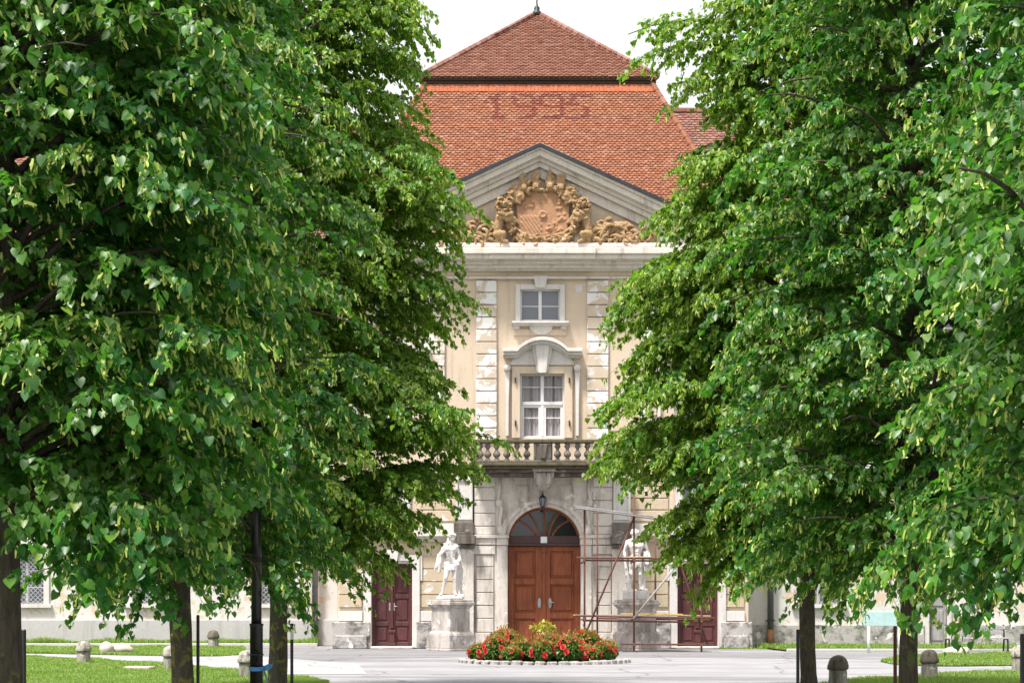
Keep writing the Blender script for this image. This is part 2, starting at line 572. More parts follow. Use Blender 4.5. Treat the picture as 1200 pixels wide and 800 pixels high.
# sheet-metal roof of the gable running back into the big roof
xc, zc = PX(AX, 59.2), PZ(AY, 58.9)
ze = PZ(290, 59.2); dx = 265 / FPX * 59.2
for s in (-1, 1):
    vs = [(xc, 58.9, zc), (xc + s * dx, 58.9, ze), (xc + s * dx, 62.2, ze), (xc, 62.2, zc)]
    vs += [(p[0], p[1], p[2] - 0.13) for p in vs]
    mb.add(vs, [(0, 1, 2, 3), (4, 7, 6, 5), (0, 4, 5, 1), (1, 5, 6, 2), (2, 6, 7, 3)])
PB(mb, 'gable_flashing', M['flash'], palace)

# base ledge of relief
mb = MB()
mb.pbox(440, 826, 284.5, 289.6, 59.2, 59.7)
PB(mb, 'relief_ledge', M['white'], palace, 0.015)

# ---- roofs
RC = PX(CB) - 0.10
EZ, TZ = PZ(291), 20.75
EY, TY = 60.3, 63.0
EH, TH = 7.62, 4.16
DEPTH_BACK = 75.5


def tiles(name, parent, BL, BR, TL, TR, mats, tw=0.2, ex=0.118, digit=None, flat_rows=0):
    """beaver-tail tiles on a planar slope; corners bottom-left .. top-right seen from outside"""
    BL, BR, TL, TR = map(np.array, (BL, BR, TL, TR))
    up = (TL + TR) / 2 - (BL + BR) / 2
    al = (BR - BL) / np.linalg.norm(BR - BL)
    up = up - al * up.dot(al)
    L = np.linalg.norm(up); up = up / L
    nr = np.cross(al, up)
    rows = int(L / ex)
    org, mi = [], []
    for r in range(rows + 1):
        t = r * ex / L
        if t > 1: break
        l = BL + (TL - BL) * t; rr = BR + (TR - BR) * t
        w = np.linalg.norm(rr - l)
        a0 = (l - BL).dot(al); a1 = a0 + w
        off = (tw / 2 if r % 2 else 0)
        k0 = int(math.floor((a0 - off) / tw)) ; k1 = int(math.ceil((a1 - off) / tw))
        for k in range(k0, k1 + 1):
            c = k * tw + off
            if c < a0 - 0.02 or c > a1 + 0.02: continue
            p = BL + al * c + up * (r * ex)
            org.append(p)
            m = 0
            if digit is not None and digit(p): m = 1
            mi.append(m)
    org = np.array(org); n = len(org)
    rg = np.random.default_rng(len(org))
    hw = tw / 2 * 0.955
    # template (along, up, normal)
    tp = np.array([(-hw, ex * 1.7, 0.0), (-hw, 0.04, .050), (-hw * .6, 0.010, .054), (0, -0.006, .056), (hw * .6, 0.010, .054), (hw, 0.04, .050), (hw, ex * 1.7, 0.0),
                   (-hw, 0.05, .012), (-hw * .6, 0.022, .012), (0, 0.006, .012), (hw * .6, 0.022, .012), (hw, 0.05, .012)])
    V = org[:, None, :] + tp[None, :, 0:1] * al + (tp[None, :, 1:2] + rg.normal(0, .006, (n, 1, 1))) * up + (tp[None, :, 2:3] * (1 + rg.normal(0, .07, (n, 1, 1)))) * nr
    nv = len(tp)
    faces = [(0, 1, 2, 3, 4, 5, 6), (1, 7, 8, 2), (2, 8, 9, 3), (3, 9, 10, 4), (4, 10, 11, 5)]
    F, MI = [], []
    for i in range(n):
        b = i * nv
        for f in faces:
            F.append(tuple(b + q for q in f)); MI.append(mi[i])
    V = V.reshape(-1, 3).tolist()
    b = len(V)
    V += [tuple(BL - nr * .02), tuple(BR - nr * .02), tuple(TR - nr * .02), tuple(TL - nr * .02)]
    F.append((b, b + 1, b + 2, b + 3)); MI.append(0)
    m = MB(); m.v = V; m.f = F; m.m = MI; m.s = [False] * len(F)
    return PB(m, name, mats, parent)


DIG = {'1': ["..X..", ".XX..", "X.X..", "..X..", "..X..", "..X..", "..X..", "..X..", ".XXX."],
       '9': [".XXX.", "X...X", "X...X", "X...X", ".XXXX", "....X", "....X", "...XX", ".XXX."],
       '5': [".XXXX", ".X...", "X....", "XXX..", "...X.", "....X", "....X", "...XX", "XXXX."]}


def roof_digit(p):
    px = CXP + FPX * p[0] / p[1]; py = HYP - FPX * (p[2] - EYE) / p[1]
    for ch, a, b in (('1', 569, 596.8), ('9', 600, 627.8), ('9', 632, 659.8), ('5', 664, 691.8)):
        if a <= px < b and 113 <= py < 142:
            c = int((px - a) / (b - a) * 5); r = int((py - 113) / 29 * 9)
            return DIG[ch][r][c] == 'X'
    return False


BT = TY + 2 * TH
roof = empty('mansard_roof', (0, 0, 0)); roof.parent = palace; roof.location = (0, 0, EZ)
R = RC
tiles('lower_slope', roof, (R - EH, EY, EZ), (R + EH, EY, EZ), (R - TH, TY, TZ), (R + TH, TY, TZ), [M['tile'], M['tile_digit']], tw=.17, ex=.1, digit=roof_digit)
tiles('lower_slope', roof, (R + EH, EY, EZ), (R + EH, DEPTH_BACK, EZ), (R + TH, TY, TZ), (R + TH, BT, TZ), [M['tile']], tw=.17, ex=.1)
tiles('lower_slope', roof, (R - EH, DEPTH_BACK, EZ), (R - EH, EY, EZ), (R - TH, BT, TZ), (R - TH, TY, TZ), [M['tile']])
# band of new tiles below the upper eave
mb = MB()
nb = 60
for i in range(nb):
    x0 = R - TH - .05 + (2 * TH + .1) * i / nb; x1 = R - TH - .05 + (2 * TH + .1) * (i + 1) / nb - 0.012
    d = rng.uniform(0, .012)
    vs = [(x0, TY - .20 - d, TZ - .34), (x1, TY - .20 - d, TZ - .34), (x1, TY - .05 - d, TZ - .03), (x0, TY - .05 - d, TZ - .03)]
    vs += [(p[0], p[1] + .05, p[2] - .01) for p in vs]
    mb.add(vs, [(0, 1, 2, 3), (0, 4, 5, 1), (1, 5, 6, 2), (3, 7, 4, 0)])
PB(mb, 'tile_band', M['tile_band'], roof)
# dark timber eave between the two tiers
UZ0 = PZ(97, 62.8)
mb = MB()
g = 0.16
for t, h in ((0.0, 0.10), (0.10, 0.12)):
    e = g * (0.6 if t == 0 else 1.0)
    mb.box(R - TH - e, R + TH + e, TY - e, BT + e, UZ0 + t + 0.004, UZ0 + t + h)
PB(mb, 'eave_board', M['eave'], roof, 0.01)
UE = TH + 0.2
UZ = UZ0 + 0.20
apex = (R, TY + TH, PZ(17, TY + TH))
fl = 0.0
C4 = [(R - UE, TY - .2, UZ), (R + UE, TY - .2, UZ), (R + UE, BT + .2, UZ), (R - UE, BT + .2, UZ)]
for i in range(4):
    a, b = C4[i], C4[(i + 1) % 4]
    tiles('upper_slope', roof, a, b, (apex[0] - 1e-3 * (b[0] - a[0]), apex[1] - 1e-3 * (b[1] - a[1]), apex[2]), (apex[0] + 1e-3 * (b[0] - a[0]), apex[1] + 1e-3 * (b[1] - a[1]), apex[2]), [M['tile_old']], ex=0.13)


def hip(parent, a, b, mat, name='hip_tiles', step=0.33, r=0.12):
    m = MB(); a, b = Vector(a), Vector(b)
    n = int((b - a).length / step)
    d = (b - a).normalized()
    for i in range(n):
        p = a + d * step * i; q = p + d * step * 1.12
        m.tube([p + Vector((0, 0, .02)), q + Vector((0, 0, .05))], [r * 1.1, r * 0.85], 7)
    return PB(m, name, mat, parent)


for c in C4: hip(roof, c, apex, M['tile_worn'], r=.13)
hip(roof, (R + EH, EY, EZ), (R + TH, TY, TZ), M['tile'])
hip(roof, (R - EH, EY, EZ), (R - TH, TY, TZ), M['tile'])
mb = MB()
mb.lathe([(0.20, -.1), (0.20, .05), (0.10, .15), (0.12, .25), (0.05, .33), (0.03, .40), (0.025, 1.6), (0.0, 1.65)], apex, 10)
PB(mb, 'finial', M['iron'], roof, smooth=True)


# ---- windows
def window(parent, x0, x1, t, b, Y, ncol, bars, transom=None, glass='glass', curtain=False, wt=2.4, name='window'):
    """casement window in a hole: frame, glazing bars, panes; px rectangle"""
    m = MB()
    m.pbox(x0 - .3, x0 + wt, t - .3, b, Y, Y + .10, 60); m.pbox(x1 - wt, x1 + .3, t - .3, b, Y, Y + .10, 60)
    m.pbox(x0 + wt, x1 - wt, t - .3, t + wt, Y + .002, Y + .10, 60); m.pbox(x0 + wt, x1 - wt, b - wt, b, Y + .002, Y + .10, 60)
    cx = (x0 + x1) / 2
    m.pbox(cx - 1.9, cx + 1.9, t + wt, b - wt, Y - .02, Y + .09, 60)
    for y in bars:
        m.pbox(x0 + wt, x1 - wt, y - .55, y + .55, Y + .03, Y + .075, 60)
    for i in range(ncol):
        if ncol > 1:
            for s in (0, 1):
                h = (x1 - x0) / 2
                xx = x0 + s * h + h * 0.5
                m.pbox(xx - .55, xx + .55, t + wt, b - wt, Y + .033, Y + .073, 60)
    if transom:
        m.pbox(x0 + wt, x1 - wt, transom - 2, transom + 2, Y - .03, Y + .09, 60)
        for (l, r) in ((x0 + wt, cx - 1.9), (cx + 1.9, x1 - wt)):
            m.pbox(l, l + 2.6, transom + 2, b - wt, Y + .004, Y + .085, 60); m.pbox(r - 2.6, r, transom + 2, b - wt, Y + .004, Y + .085, 60)
            m.pbox(l + 2.6, r - 2.6, transom + 2, transom + 5, Y + .004, Y + .085, 60)
    w = PB(m, name, M['frame'], parent, 0.006)
    p = MB(); p.pbox(x0 + 1, x1 - 1, t + 1, b - 1, Y + .052, Y + .06, 60)
    PB(p, 'pane', M[glass], w)
    if curtain:
        c = MB()
        n = 40; xa, xb = PX(x0 + 1), PX(x1 - 1)
        za, zb = PZ(b), PZ(t)
        vs = []
        for i in range(n + 1):
            x = xa + (xb - xa) * i / n
            yy = Y + .13 + .035 * math.sin(i * 1.9) + .015 * math.sin(i * 4.7)
            vs += [(x, yy, za), (x, yy, zb)]
        c.add(vs, [(2 * i, 2 * i + 2, 2 * i + 3, 2 * i + 1) for i in range(n)])
        PB(c, 'curtain', M['curtain'], w, smooth=True)
    return w


for (a, b, t, c) in wins_attic:
    w = window(palace, a, b, t, c, 60.14, 1, [(t + c) / 2 + 1])
    dx_ = (a + b) / 2 - 633
    m = MB()                                     # white surround with keystone
    m.pbox(a - 5, a + .8, t - 5, c, 59.9, 60.12); m.pbox(b - .8, b + 5, t - 5, c, 59.9, 60.12); m.pbox(a + .8, b - .8, t - 5, t + .8, 59.9, 60.12)
    m.pprism([(625 + dx_, 323), (642 + dx_, 323), (639 + dx_, 337), (628 + dx_, 337)], 59.78, 59.898)
    PB(m, 'surround', M['white'], w, 0.01)
    m = MB()
    m.pbox(a - 9, b + 10, c, c + 2.2, 59.62, 60.13); m.pbox(a - 8, b + 9, c + 2.2, c + 4.6, 59.72, 59.997)
    m.pbox(a - 7, a, c + 4.6, c + 9, 59.84, 59.997); m.pbox(b, b + 7, c + 4.6, c + 9, 59.84, 59.997)
    pts = [(634 + dx_ + 14 * math.cos(u), c + 5 + 11 * math.sin(u)) for u in [math.pi * i / 12 for i in range(13)]]
    m.pprism(pts, 59.86, 59.997)
    PB(m, 'sill', M['white'], w, 0.008)
    m = MB()
    m.pbox(a - 7, b + 7, c + 9.5, c + 17, 59.945, 59.998)
    PB(m, 'apron', M['plaster'], w, 0.006)


def arc_pts(cx, y_end, half, rise, n=16):
    """segmental arc, rows decrease upward"""
    Rr = (half * half + rise * rise) / (2 * rise)
    a = math.asin(half / Rr)
    return [(cx + Rr * math.sin(-a + 2 * a * i / n), y_end - rise + Rr * (1 - math.cos(-a + 2 * a * i / n))) for i in range(n + 1)]


for (a, b, t, c) in wins_french:
    w = window(palace, a, b, t, c, 60.14, 2, [t + 16, t + 52], t + 35, 'clearglass', True, 2.6)
    cx = (a + b) / 2
    k = cx - 635.5
    m = MB()
    m.pbox(a - 9, a + .5, t - 8, c, 59.88, 60.12); m.pbox(b - .5, b + 9, t - 8, c, 59.88, 60.12); m.pbox(a + .5, b - .5, t - 8, t + .6, 59.88, 60.12)
    PB(m, 'surround', M['plaster'], w, 0.01)
    m = MB()                                      # hood
    for (rise, y0, th, yf) in ((13, 410, 4, 59.45), (13, 413, 4.5, 59.6), (13, 417, 3, 59.75)):
        A = arc_pts(cx, y0, 29, rise); Bq = arc_pts(cx, y0 + th, 29, rise)
        for i in range(len(A) - 1):
            m.pprism([A[i], A[i + 1], Bq[i + 1], Bq[i]], yf, 59.997, 60)
        e = 0 if yf > 59.6 else 2
        m.pbox(cx - 44 - e, cx - 28.9, y0 + 0.3, y0 + th, yf + .002, 59.997, 60); m.pbox(cx + 28.9, cx + 44 + e, y0 + .3, y0 + th, yf + .002, 59.997, 60)
    PB(m, 'hood', M['white'], w, 0.008)
    m = MB()                                      # tympanum and keystone
    A = arc_pts(cx, 420, 34, 15)
    m.pprism(A + [(cx + 38, 428), (cx - 38, 428)], 59.92, 59.997, 60)
    m.pprism([(cx - 13, 402), (cx + 13, 402), (cx + 6.5, 436.5), (cx - 6.5, 436.5)], 59.80, 59.915, 60)
    m.pprism([(cx - 9, 401), (cx + 9, 401), (cx + 4.5, 438), (cx - 4.5, 438)], 59.70, 59.798, 60)
    PB(m, 'keystone', M['white'], w, 0.01)
    for s in (-1, 1):                             # scroll brackets each side
        m = MB()
        xx = cx + s * 41
        m.sm = True
        m.tube([(PX(xx, 59.8), 59.72, PZ(432)), (PX(xx, 59.8), 60.0, PZ(432))], .12, 12)
        m.sm = False
        m.pprism([(xx - 3, 434), (xx + 3, 434), (xx + 1.8, 470), (xx + 1.6, 511), (xx - 1.6, 511), (xx - 1.8, 470)], 59.84, 59.996, 60)
        PB(m, 'bracket', M['white'], w, 0.01)
        for yy in (443, 493):
            m = MB()
            q = cx + s * (31.5)
            m.pbox(q - .8, q + .8, yy, yy + 6, 59.80, 59.878, 60)
            PB(m, 'shutter_hinge', M['iron'], w)
for (a, b, t, c) in wins_mezz:
    w = window(palace, a, b, t, c, 60.14, 1, [(t + c) / 2])
    m = MB()
    m.pbox(a - 7, a + .5, t - 7, c, 59.9, 60.12); m.pbox(b - .5, b + 8, t - 7, c + 2.5, 59.9, 60.12); m.pbox(a + .5, b - .5, t - 7, t + .6, 59.9, 60.12)
    PB(m, 'surround', M['white'], w, 0.01)

# patch of white filler by the attic window
mb = MB(); mb.pprism([(674, 334), (683, 333), (682, 342), (675, 342)], 59.985, 59.998)
PB(mb, 'plaster_patch', M['white'], palace)

# ---- ground floor: ochre rusticated fields each side
mb = MB()
y = 650.0
rows = []
for (y0, y1, n) in ((556, 611, 4), (651, 757, 7)):
    for i in range(n):
        rows.append((y0 + (y1 - y0) * i / n + .6, y0 + (y1 - y0) * (i + 1) / n - .6))
blk = {}
segs = [(491, 534), (397, 424), (738, 783), (848, 872)]
for (r0, r1) in rows:
    for (a, b) in segs:
        a2, b2 = a, b
        if r0 < 640 and a < 480: a2, b2 = (397, 434)
        if r0 < 640 and a > 800: a2, b2 = (840, 872)
        if r1 > 716: continue
        blk.setdefault((a, r0 < 640), MB()).pbox(a2, b2, r0, r1, 59.93, 59.997)
for mb in blk.values(): PB(mb, 'rusticated_field', M['ochre'], palace, 0.012)
for (a, b) in segs:
    mb = MB()
    mb.pbox(a - 1, b + 1, 715.5, 727.5, 59.89, 59.997)
    PB(mb, 'white_block', M['white'], palace, 0.02)
for (a, b) in ((389, 433.8), (488, 536), (734, 786), (845.5, 882)):
    mb = MB()
    mb.pbox(a, b, 728.2, BOT, 59.78, 59.996)
    if b < 440 or a > 840: mb.pbox(a + 3, b - 4, 744, BOT, 59.66, 59.779)
    PB(mb, 'plinth', M['plinth'], palace, 0.03)
# stringcourse
for (a, b) in ((388, 536), (736, 884)):
    mb = MB()
    mb.pbox(a, b, 613, 624.5, 59.90, 59.997)
    PB(mb, 'stringcourse', M['white'], palace, 0.01)
for (a, b) in ((386, 538), (734, 886)):
    mb = MB()
    mb.pbox(a, b, 625, 628, 59.6, 59.997); mb.pbox(a + 1, b - 1, 628, 631, 59.72, 59.997); mb.pbox(a + 2, b - 2, 631, 634, 59.84, 59.997)
    PB(mb, 'moulding', M['cornice'], palace, 0.01)


def side_door(a, b, t):
    d = empty('side_door', (0, 0, 0)); d.parent = palace; d.location = (0, 0, 0)
    m = MB()
    m.pbox(a - 9, a, t - 3, BOT - 1, 59.84, 60.25); m.pbox(b, b + 9, t - 3, BOT - 1, 59.84, 60.25)
    m.pbox(a - 9, b + 9, t - 10, t - 3.01, 59.84, 60.25)
    m.pbox(a, b, t - 3.02, t - .01, 59.90, 60.25)
    m.pbox(a - 12, a - 9.05, t - 10, t + 20, 59.88, 59.997); m.pbox(b + 9.05, b + 12, t - 10, t + 20, 59.88, 59.997)
    m.pprism([((a + b) / 2 - 9, t - 16), ((a + b) / 2 + 9, t - 16), ((a + b) / 2 + 6, t - 2), ((a + b) / 2 - 6, t - 2)], 59.76, 59.838)
    PB(m, 'surround', M['white'], d, 0.012)
    m = MB(); m.pbox(a - 1, b + 1, BOT - 2.6, BOT, 59.5, 60.3)
    PB(m, 'threshold', M['stone'], d, 0.02)
    w = (b - a) / 2
    for s in (0, 1):
        m = MB()
        l, r = a + s * w, a + (s + 1) * w
        Yd = 60.16
        bb = BOT - 2.8
        m.pbox(l + .15, r - .15, t, bb, Yd + .05, Yd + .09, 60)
        st = 4.0
        m.pbox(l + .15, l + st, t, bb, Yd, Yd + .048, 60); m.pbox(r - st, r - .15, t, bb, Yd, Yd + .048, 60)
        for (u, v) in ((t, t + 4), (t + 36, t + 41), (t + 68, t + 73), (bb - 5, bb)):
            m.pbox(l + st, r - st, u, v, Yd + .001, Yd + .048, 60)
        for (u, v) in ((t + 4, t + 36), (t + 41, t + 68), (t + 73, bb - 5)):
            m.pbox(l + st + 2.2, r - st - 2.2, u + 2.2, v - 2.2, Yd + .02, Yd + .049, 60)
        leaf = PB(m, 'door_leaf', M['maroon'], d, 0.012)
        m = MB()
        px = l + (w - 2.6 if s == 0 else 2.6)
        m.pbox(px - .9, px + .9, t + 46, t + 55, Yd - .012, Yd - .001, 60)
        if s == 1:
            m.sm = True
            m.tube([(PX(px), Yd - .01, PZ(t + 50)), (PX(px), Yd - .08, PZ(t + 50)), (PX(px + 4), Yd - .09, PZ(t + 50))], .015, 6)
        PB(m, 'handle', M['steel'], leaf)
    m = MB()                                     # moulded cover post with turned base
    cx = (a + b) / 2
    Yd = 60.16
    m.pbox(cx - 1.8, cx + 1.8, t, t + 76, Yd - .06, Yd - .002, 60)
    m.pbox(cx - 4.2, cx + 4.2, t + 78, t + 81, Yd - .12, Yd - .001, 60)
    m.pbox(cx - 3.2, cx + 3.2, t + 81, t + 93, Yd - .09, Yd - .001, 60)
    m.pbox(cx - 4.6, cx + 4.6, t + 93, t + 97, Yd - .13, Yd - .001, 60)
    PB(m, 'cover_post', M['maroon'], d, 0.012)
    return d


for q in doors_side: side_door(q[0], q[1], q[2])

# ---- the stone portal
portal = empty('portal', (0, 0, 0)); portal.parent = palace
YP = 59.45
ACX, ACY, AR = 637.5, 637.0, 42.5


def arch_ring(mb, r0, r1, yf, yb, a0=0.0, a1=math.pi, n=40):
    for i in range(n):
        u, v = a0 + (a1 - a0) * i / n, a0 + (a1 - a0) * (i + 1) / n
        P = [(ACX + r * math.cos(w), ACY - r * math.sin(w)) for r, w in ((r0, u), (r1, u), (r1, v), (r0, v))]
        mb.pprism(P, yf, yb, 60)


mb = MB()
# spandrel above the arch as columns down to the arch curve
n = 48
xs = [580 + (695 - 580) * i / n for i in range(n + 1)]


def arch_y(x):
    d = x - ACX
    return ACY - math.sqrt(max(0.0, (AR + 5) ** 2 - d * d)) if abs(d) < AR + 5 else ACY


for i in range(n):
    a, b = xs[i], xs[i + 1]
    mb.pprism([(a, 553), (b, 553), (b, arch_y(b)), (a, arch_y(a))], YP + .05, 59.997, 60)
mb.pbox(580, ACX - AR - 5, ACY, BOT, YP + .05, 59.997, 60); mb.pbox(ACX + AR + 5, 695, ACY, BOT, YP + .05, 59.997, 60)
PB(mb, 'spandrel', M['stone'], portal)
mb = MB()
arch_ring(mb, AR, AR + 4.5, YP - .02, 60.05); arch_ring(mb, AR + 4.5, AR + 8.5, YP - .10, 59.9); arch_ring(mb, AR + 8.5, AR + 11, YP - .04, 59.9)
PB(mb, 'archivolt', M['stone'], portal)
for s in (0, 1):
    mb = MB()
    f = (lambda p: p) if s == 0 else (lambda p: 2 * ACX - p)
    for (a, b, t, c, yf) in ((582.5, 595, 639, BOT, YP - .03), (581, 596.5, 627.5, 631, YP - .16), (582, 595.8, 631, 638.9, YP - .09), (581, 597, 747, BOT - .1, YP - .07)):
        mb.pbox(min(f(a), f(b)), max(f(a), f(b)), t, c, yf, 60.1 if a > 582 and t == 639 else 59.99, 60)
    PB(mb, 'jamb', M['stone'], portal, 0.012)
# rusticated strips
for s in (0, 1):
    mb = MB()
    a, b = (556, 580.5) if s == 0 else (694.5, 717)
    yy = [557, 572, 587, 602, 617, 627]
    for i in range(len(yy) - 1):
        mb.pbox(a, b, yy[i] + .5, yy[i + 1] - .5, YP + rng.uniform(-.006, .006), 59.99, 60)
    mb.pbox(a - 2, b + 1, 627, 631, YP - .14, 59.99, 60); mb.pbox(a - 1, b + .5, 631, 638.5, YP - .07, 59.99, 60)
    yy = [639, 650, 664, 679, 694, 709, 724, 740, BOT]
    for i in range(len(yy) - 1):
        mb.pbox(a + (2.5 if 0 < i < 7 else -1), b - (2 if 0 < i < 7 else 0), yy[i] + .5, yy[i + 1] - .5, YP + rng.uniform(-.006, .006) - (0.05 if i in (0, 7) else 0), 59.99, 60)
    mb.pbox(a, b, 557, BOT, YP + .06, 59.993, 60)
    PB(mb, 'rusticated_strip', M['stone'], portal, 0.012)
# carved side ornaments: eared scroll and pendants beside the arch, framed panels above
for s in (-1, 1):
    mb = MB()
    cx = ACX + s * 50.5
    pts = [(cx + s * 1.5, 560), (cx + s * 1.0, 575), (cx + s * 3, 588), (cx - s * 1, 597), (cx + s * 1, 612), (cx, 622)]
    mb.sm = True
    mb.tube([(PX(p), YP - .0, PZ(q)) for p, q in pts], [.05, .05, .07, .07, .06, .05], 8)
    mb.sphere((PX(cx + s * 1.5), YP - .05, PZ(590)), .13, 10, 8, (1, .7, 1.1)); mb.sphere((PX(cx), YP - .04, PZ(622)), .12, 10, 8, (1, .7, 1.5))
    mb.sm = False
    x0, x1 = ACX + s * 17, ACX + s * 34
    x0, x1 = min(x0, x1), max(x0, x1)
    for (a, b, t, c) in ((x0, x1, 570, 571.2), (x0, x1, 587, 588.2), (x0, x0 + 1.1, 571.2, 587), (x1 - 1.1, x1, 571.2, 587)):
        mb.pbox(a, b, t, c, YP + .015, YP + .049, 60)
    mb.pbox(ACX + s * 58 - 6, ACX + s * 58 + 6, 556.5, 558.5, YP - .03, 59.9, 60)
    PB(mb, 'carved_ornament', M['stone'], portal)
# corbel under the balcony
mb = MB()
cz = ACX - 1
mb.pprism([(cz - 14, 552), (cz + 14, 552), (cz + 12.5, 556), (cz - 12.5, 556)], YP - 1.1, YP + .05, 60)
for (w0, w1, t, c, d0) in ((12, 11, 556, 563, .95), (10.5, 8.5, 563, 571, .75), (7.5, 5.5, 571, 576, .5), (5.5, 4.5, 576, 594, .28)):
    mb.pprism([(cz - w0, t), (cz + w0, t), (cz + w1, c), (cz - w1, c)], YP - d0, YP + .05, 60)
mb.sm = True
for s in (-1, 0, 1):
    mb.tube([(PX(cz + s * 6), YP - .97, PZ(557)), (PX(cz + s * 5.2), YP - .93, PZ(564)), (PX(cz + s * 4), YP - .72, PZ(571)), (PX(cz + s * 2), YP - .48, PZ(576))], [.09, .11, .1, .06], 8)
PB(mb, 'corbel', M['pedestal'], portal, 0.012)

# ---- main door
door = empty('main_door', (0, 0, 0)); door.parent = palace
YD = 59.98
mb = MB()
mb.pbox(594, 681, 627.5, 638.5, YD - .08, YD + .12, 60)
mb.pbox(593.5, 681.5, 636.5, 639.5, YD - .13, YD - .081, 60)
PB(mb, 'transom', M['transom'], door, 0.012)
mb = MB()
mb.pbox(633.5, 641, 628.5, 636, YD - .10, YD - .082, 60)
pl = PB(mb, 'number_plate', M['plate'], door, 0.004)
mb = MB()
ny = 56
mb2 = MB()
arch = [(ACX + 42.4 * math.cos(math.pi * i / 36), ACY - 42.4 * math.sin(math.pi * i / 36)) for i in range(37)]
arch = [(x, min(y, 628)) for x, y in arch]
mb2.pprism(arch, YD + .06, YD + .07, 60)
fan = PB(mb2, 'fanlight', M['fanglass'], door)
mb = MB()
mb.sm = False
arch_ring(mb, 40.0, 42.45, YD - .02, YD + .08, math.radians(12), math.radians(168), 36)
for ang, cr in ((90, 0), (62, .28), (118, -.28), (38, .34), (142, -.34)):
    a = math.radians(ang)
    pts = []
    for i in range(9):
        t = i / 8
        r = t * 40.5
        aa = a + cr * (1 - t)
        pts.append((PX(ACX + r * math.cos(aa) + (1 - t) * 12 * math.cos(a) * (1 if ang != 90 else 0)), YD + .03, PZ(min(629, 628 - (r * math.sin(aa)) * (31.5 / 40.5) + 0))))
    mb.tube(pts, .035, 6)
PB(mb, 'fan_bars', M['door'], fan)
for s in (0, 1):
    m = MB()
    l, r = (595.3, 637.2) if s == 0 else (637.8, 680)
    t, bb = 639.6, BOT - .3
    st = 7.0
    m.pbox(l, r, t, bb, YD + .09, YD + .14, 60)
    m.pbox(l, l + st, t, bb, YD + .02, YD + .088, 60); m.pbox(r - st - (3 if s == 0 else 0), r, t, bb, YD + .02, YD + .088, 60)
    L2, R2 = l + st, r - st - (3 if s == 0 else 0)
    for (u, v) in ((t, 645), (677, 684.5), (717.5, 724.5), (751, bb)):
        m.pbox(L2, R2, u, v, YD + .022, YD + .088, 60)
    for (u, v) in ((645, 677), (684.5, 717.5), (724.5, 751)):
        for (a_, b_, c_, d_) in ((L2, R2, u, u + 1.1), (L2, R2, v - 1.1, v), (L2, L2 + 1.1, u + 1.1, v - 1.1), (R2 - 1.1, R2, u + 1.1, v - 1.1)):
            m.pbox(a_, b_, c_, d_, YD + .045, YD + .0885, 60)
        m.pbox(L2 + 3, R2 - 3, u + 3, v - 3, YD + .05, YD + .089, 60)
    leaf = PB(m, 'door_leaf', M['door'], door, 0.014)
    m = MB()
    px = 632 if s == 0 else 644.5
    pts = [(px + 1.9 * math.cos(q * math.pi / 6), 706 + 6.2 * math.sin(q * math.pi / 6)) for q in range(12)]
    m.pprism(pts, YD - .002, YD + .019, 60)
    if s == 1:
        m.sm = True
        m.tube([(PX(px), YD, PZ(705)), (PX(px), YD - .08, PZ(705)), (PX(px + 5), YD - .09, PZ(705.4))], .022, 7)
    PB(m, 'handle', M['steel'], leaf)
mb = MB()
mb.pbox(634.2, 640.8, 639.6, 648, YD - .04, YD + .019, 60)
mb.pbox(635.4, 639.6, 648, BOT - .3, YD - .02, YD + .019, 60)
for yy in (641.5, 645):
    mb.pbox(633.6, 641.4, yy, yy + 1.4, YD - .06, YD - .041, 60)
PB(mb, 'cover_post', M['door'], door, 0.012)

# ---- balcony
bal = empty('balcony', (0, 0, 0)); bal.parent = palace
YB = 57.9
mb = MB()
mb.pbox(550, 722, 541.5, 545.5, YB - .08, 60.0, YB); mb.pbox(552, 720, 545.5, 548, YB + .02, 60.0, YB)
PB(mb, 'slab', M['moss'], bal, 0.02)
mb = MB()
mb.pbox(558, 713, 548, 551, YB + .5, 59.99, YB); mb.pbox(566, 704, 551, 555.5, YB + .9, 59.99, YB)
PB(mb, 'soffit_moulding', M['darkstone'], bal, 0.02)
mb = MB()
mb.pbox(551, 721, 514.5, 518.6, YB - .03, YB + .3, YB)
for (a, b) in ((551, 559), (713, 721)):
    mb.box(PX(a, YB), PX(b, YB), YB + .3, 59.95, PZ(518.6, YB), PZ(514.5, YB))
PB(mb, 'handrail', M['moss'], bal, 0.025)
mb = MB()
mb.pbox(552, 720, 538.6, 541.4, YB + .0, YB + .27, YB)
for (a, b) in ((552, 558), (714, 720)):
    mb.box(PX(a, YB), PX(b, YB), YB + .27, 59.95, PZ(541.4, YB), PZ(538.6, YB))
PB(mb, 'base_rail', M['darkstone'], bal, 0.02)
zt, zb = PZ(518.6, YB), PZ(538.6, YB)
H = zt - zb
bpro = [(.085, 0), (.085, .06), (.05, .09), (.06, .16), (.10, .24), (.115, .33), (.095, .44), (.055, .55), (.042, .62), (.055, .68), (.09, .78), (.095, .84), (.06, .90), (.085, .94), (.085, 1.0)]
m = MB(); m.sm = True
m.lathe([(r * 1.12, z * H) for r, z in bpro], (0, 0, 0), 12)
b0 = None
bx = [562.5, 571.5, 582, 594, 606, 617.5, 653.5, 665, 677, 688.5, 700, 710.5]
spots = [(PX(x, YB), YB + .14) for x in bx] + [(PX(s, YB), YB + .14 + .36 * i) for s in (555, 717) for i in range(1, 6)]
for (x, y) in spots:
    if b0 is None:
        b0 = m.build('baluster', M['darkstone'], bal); o = b0
    else:
        o = b0.copy(); COL.objects.link(o)
    o.location = Vector((x, y, zb)) - Vector(palace.location)
    o.rotation_euler.z = rng.uniform(0, 6)
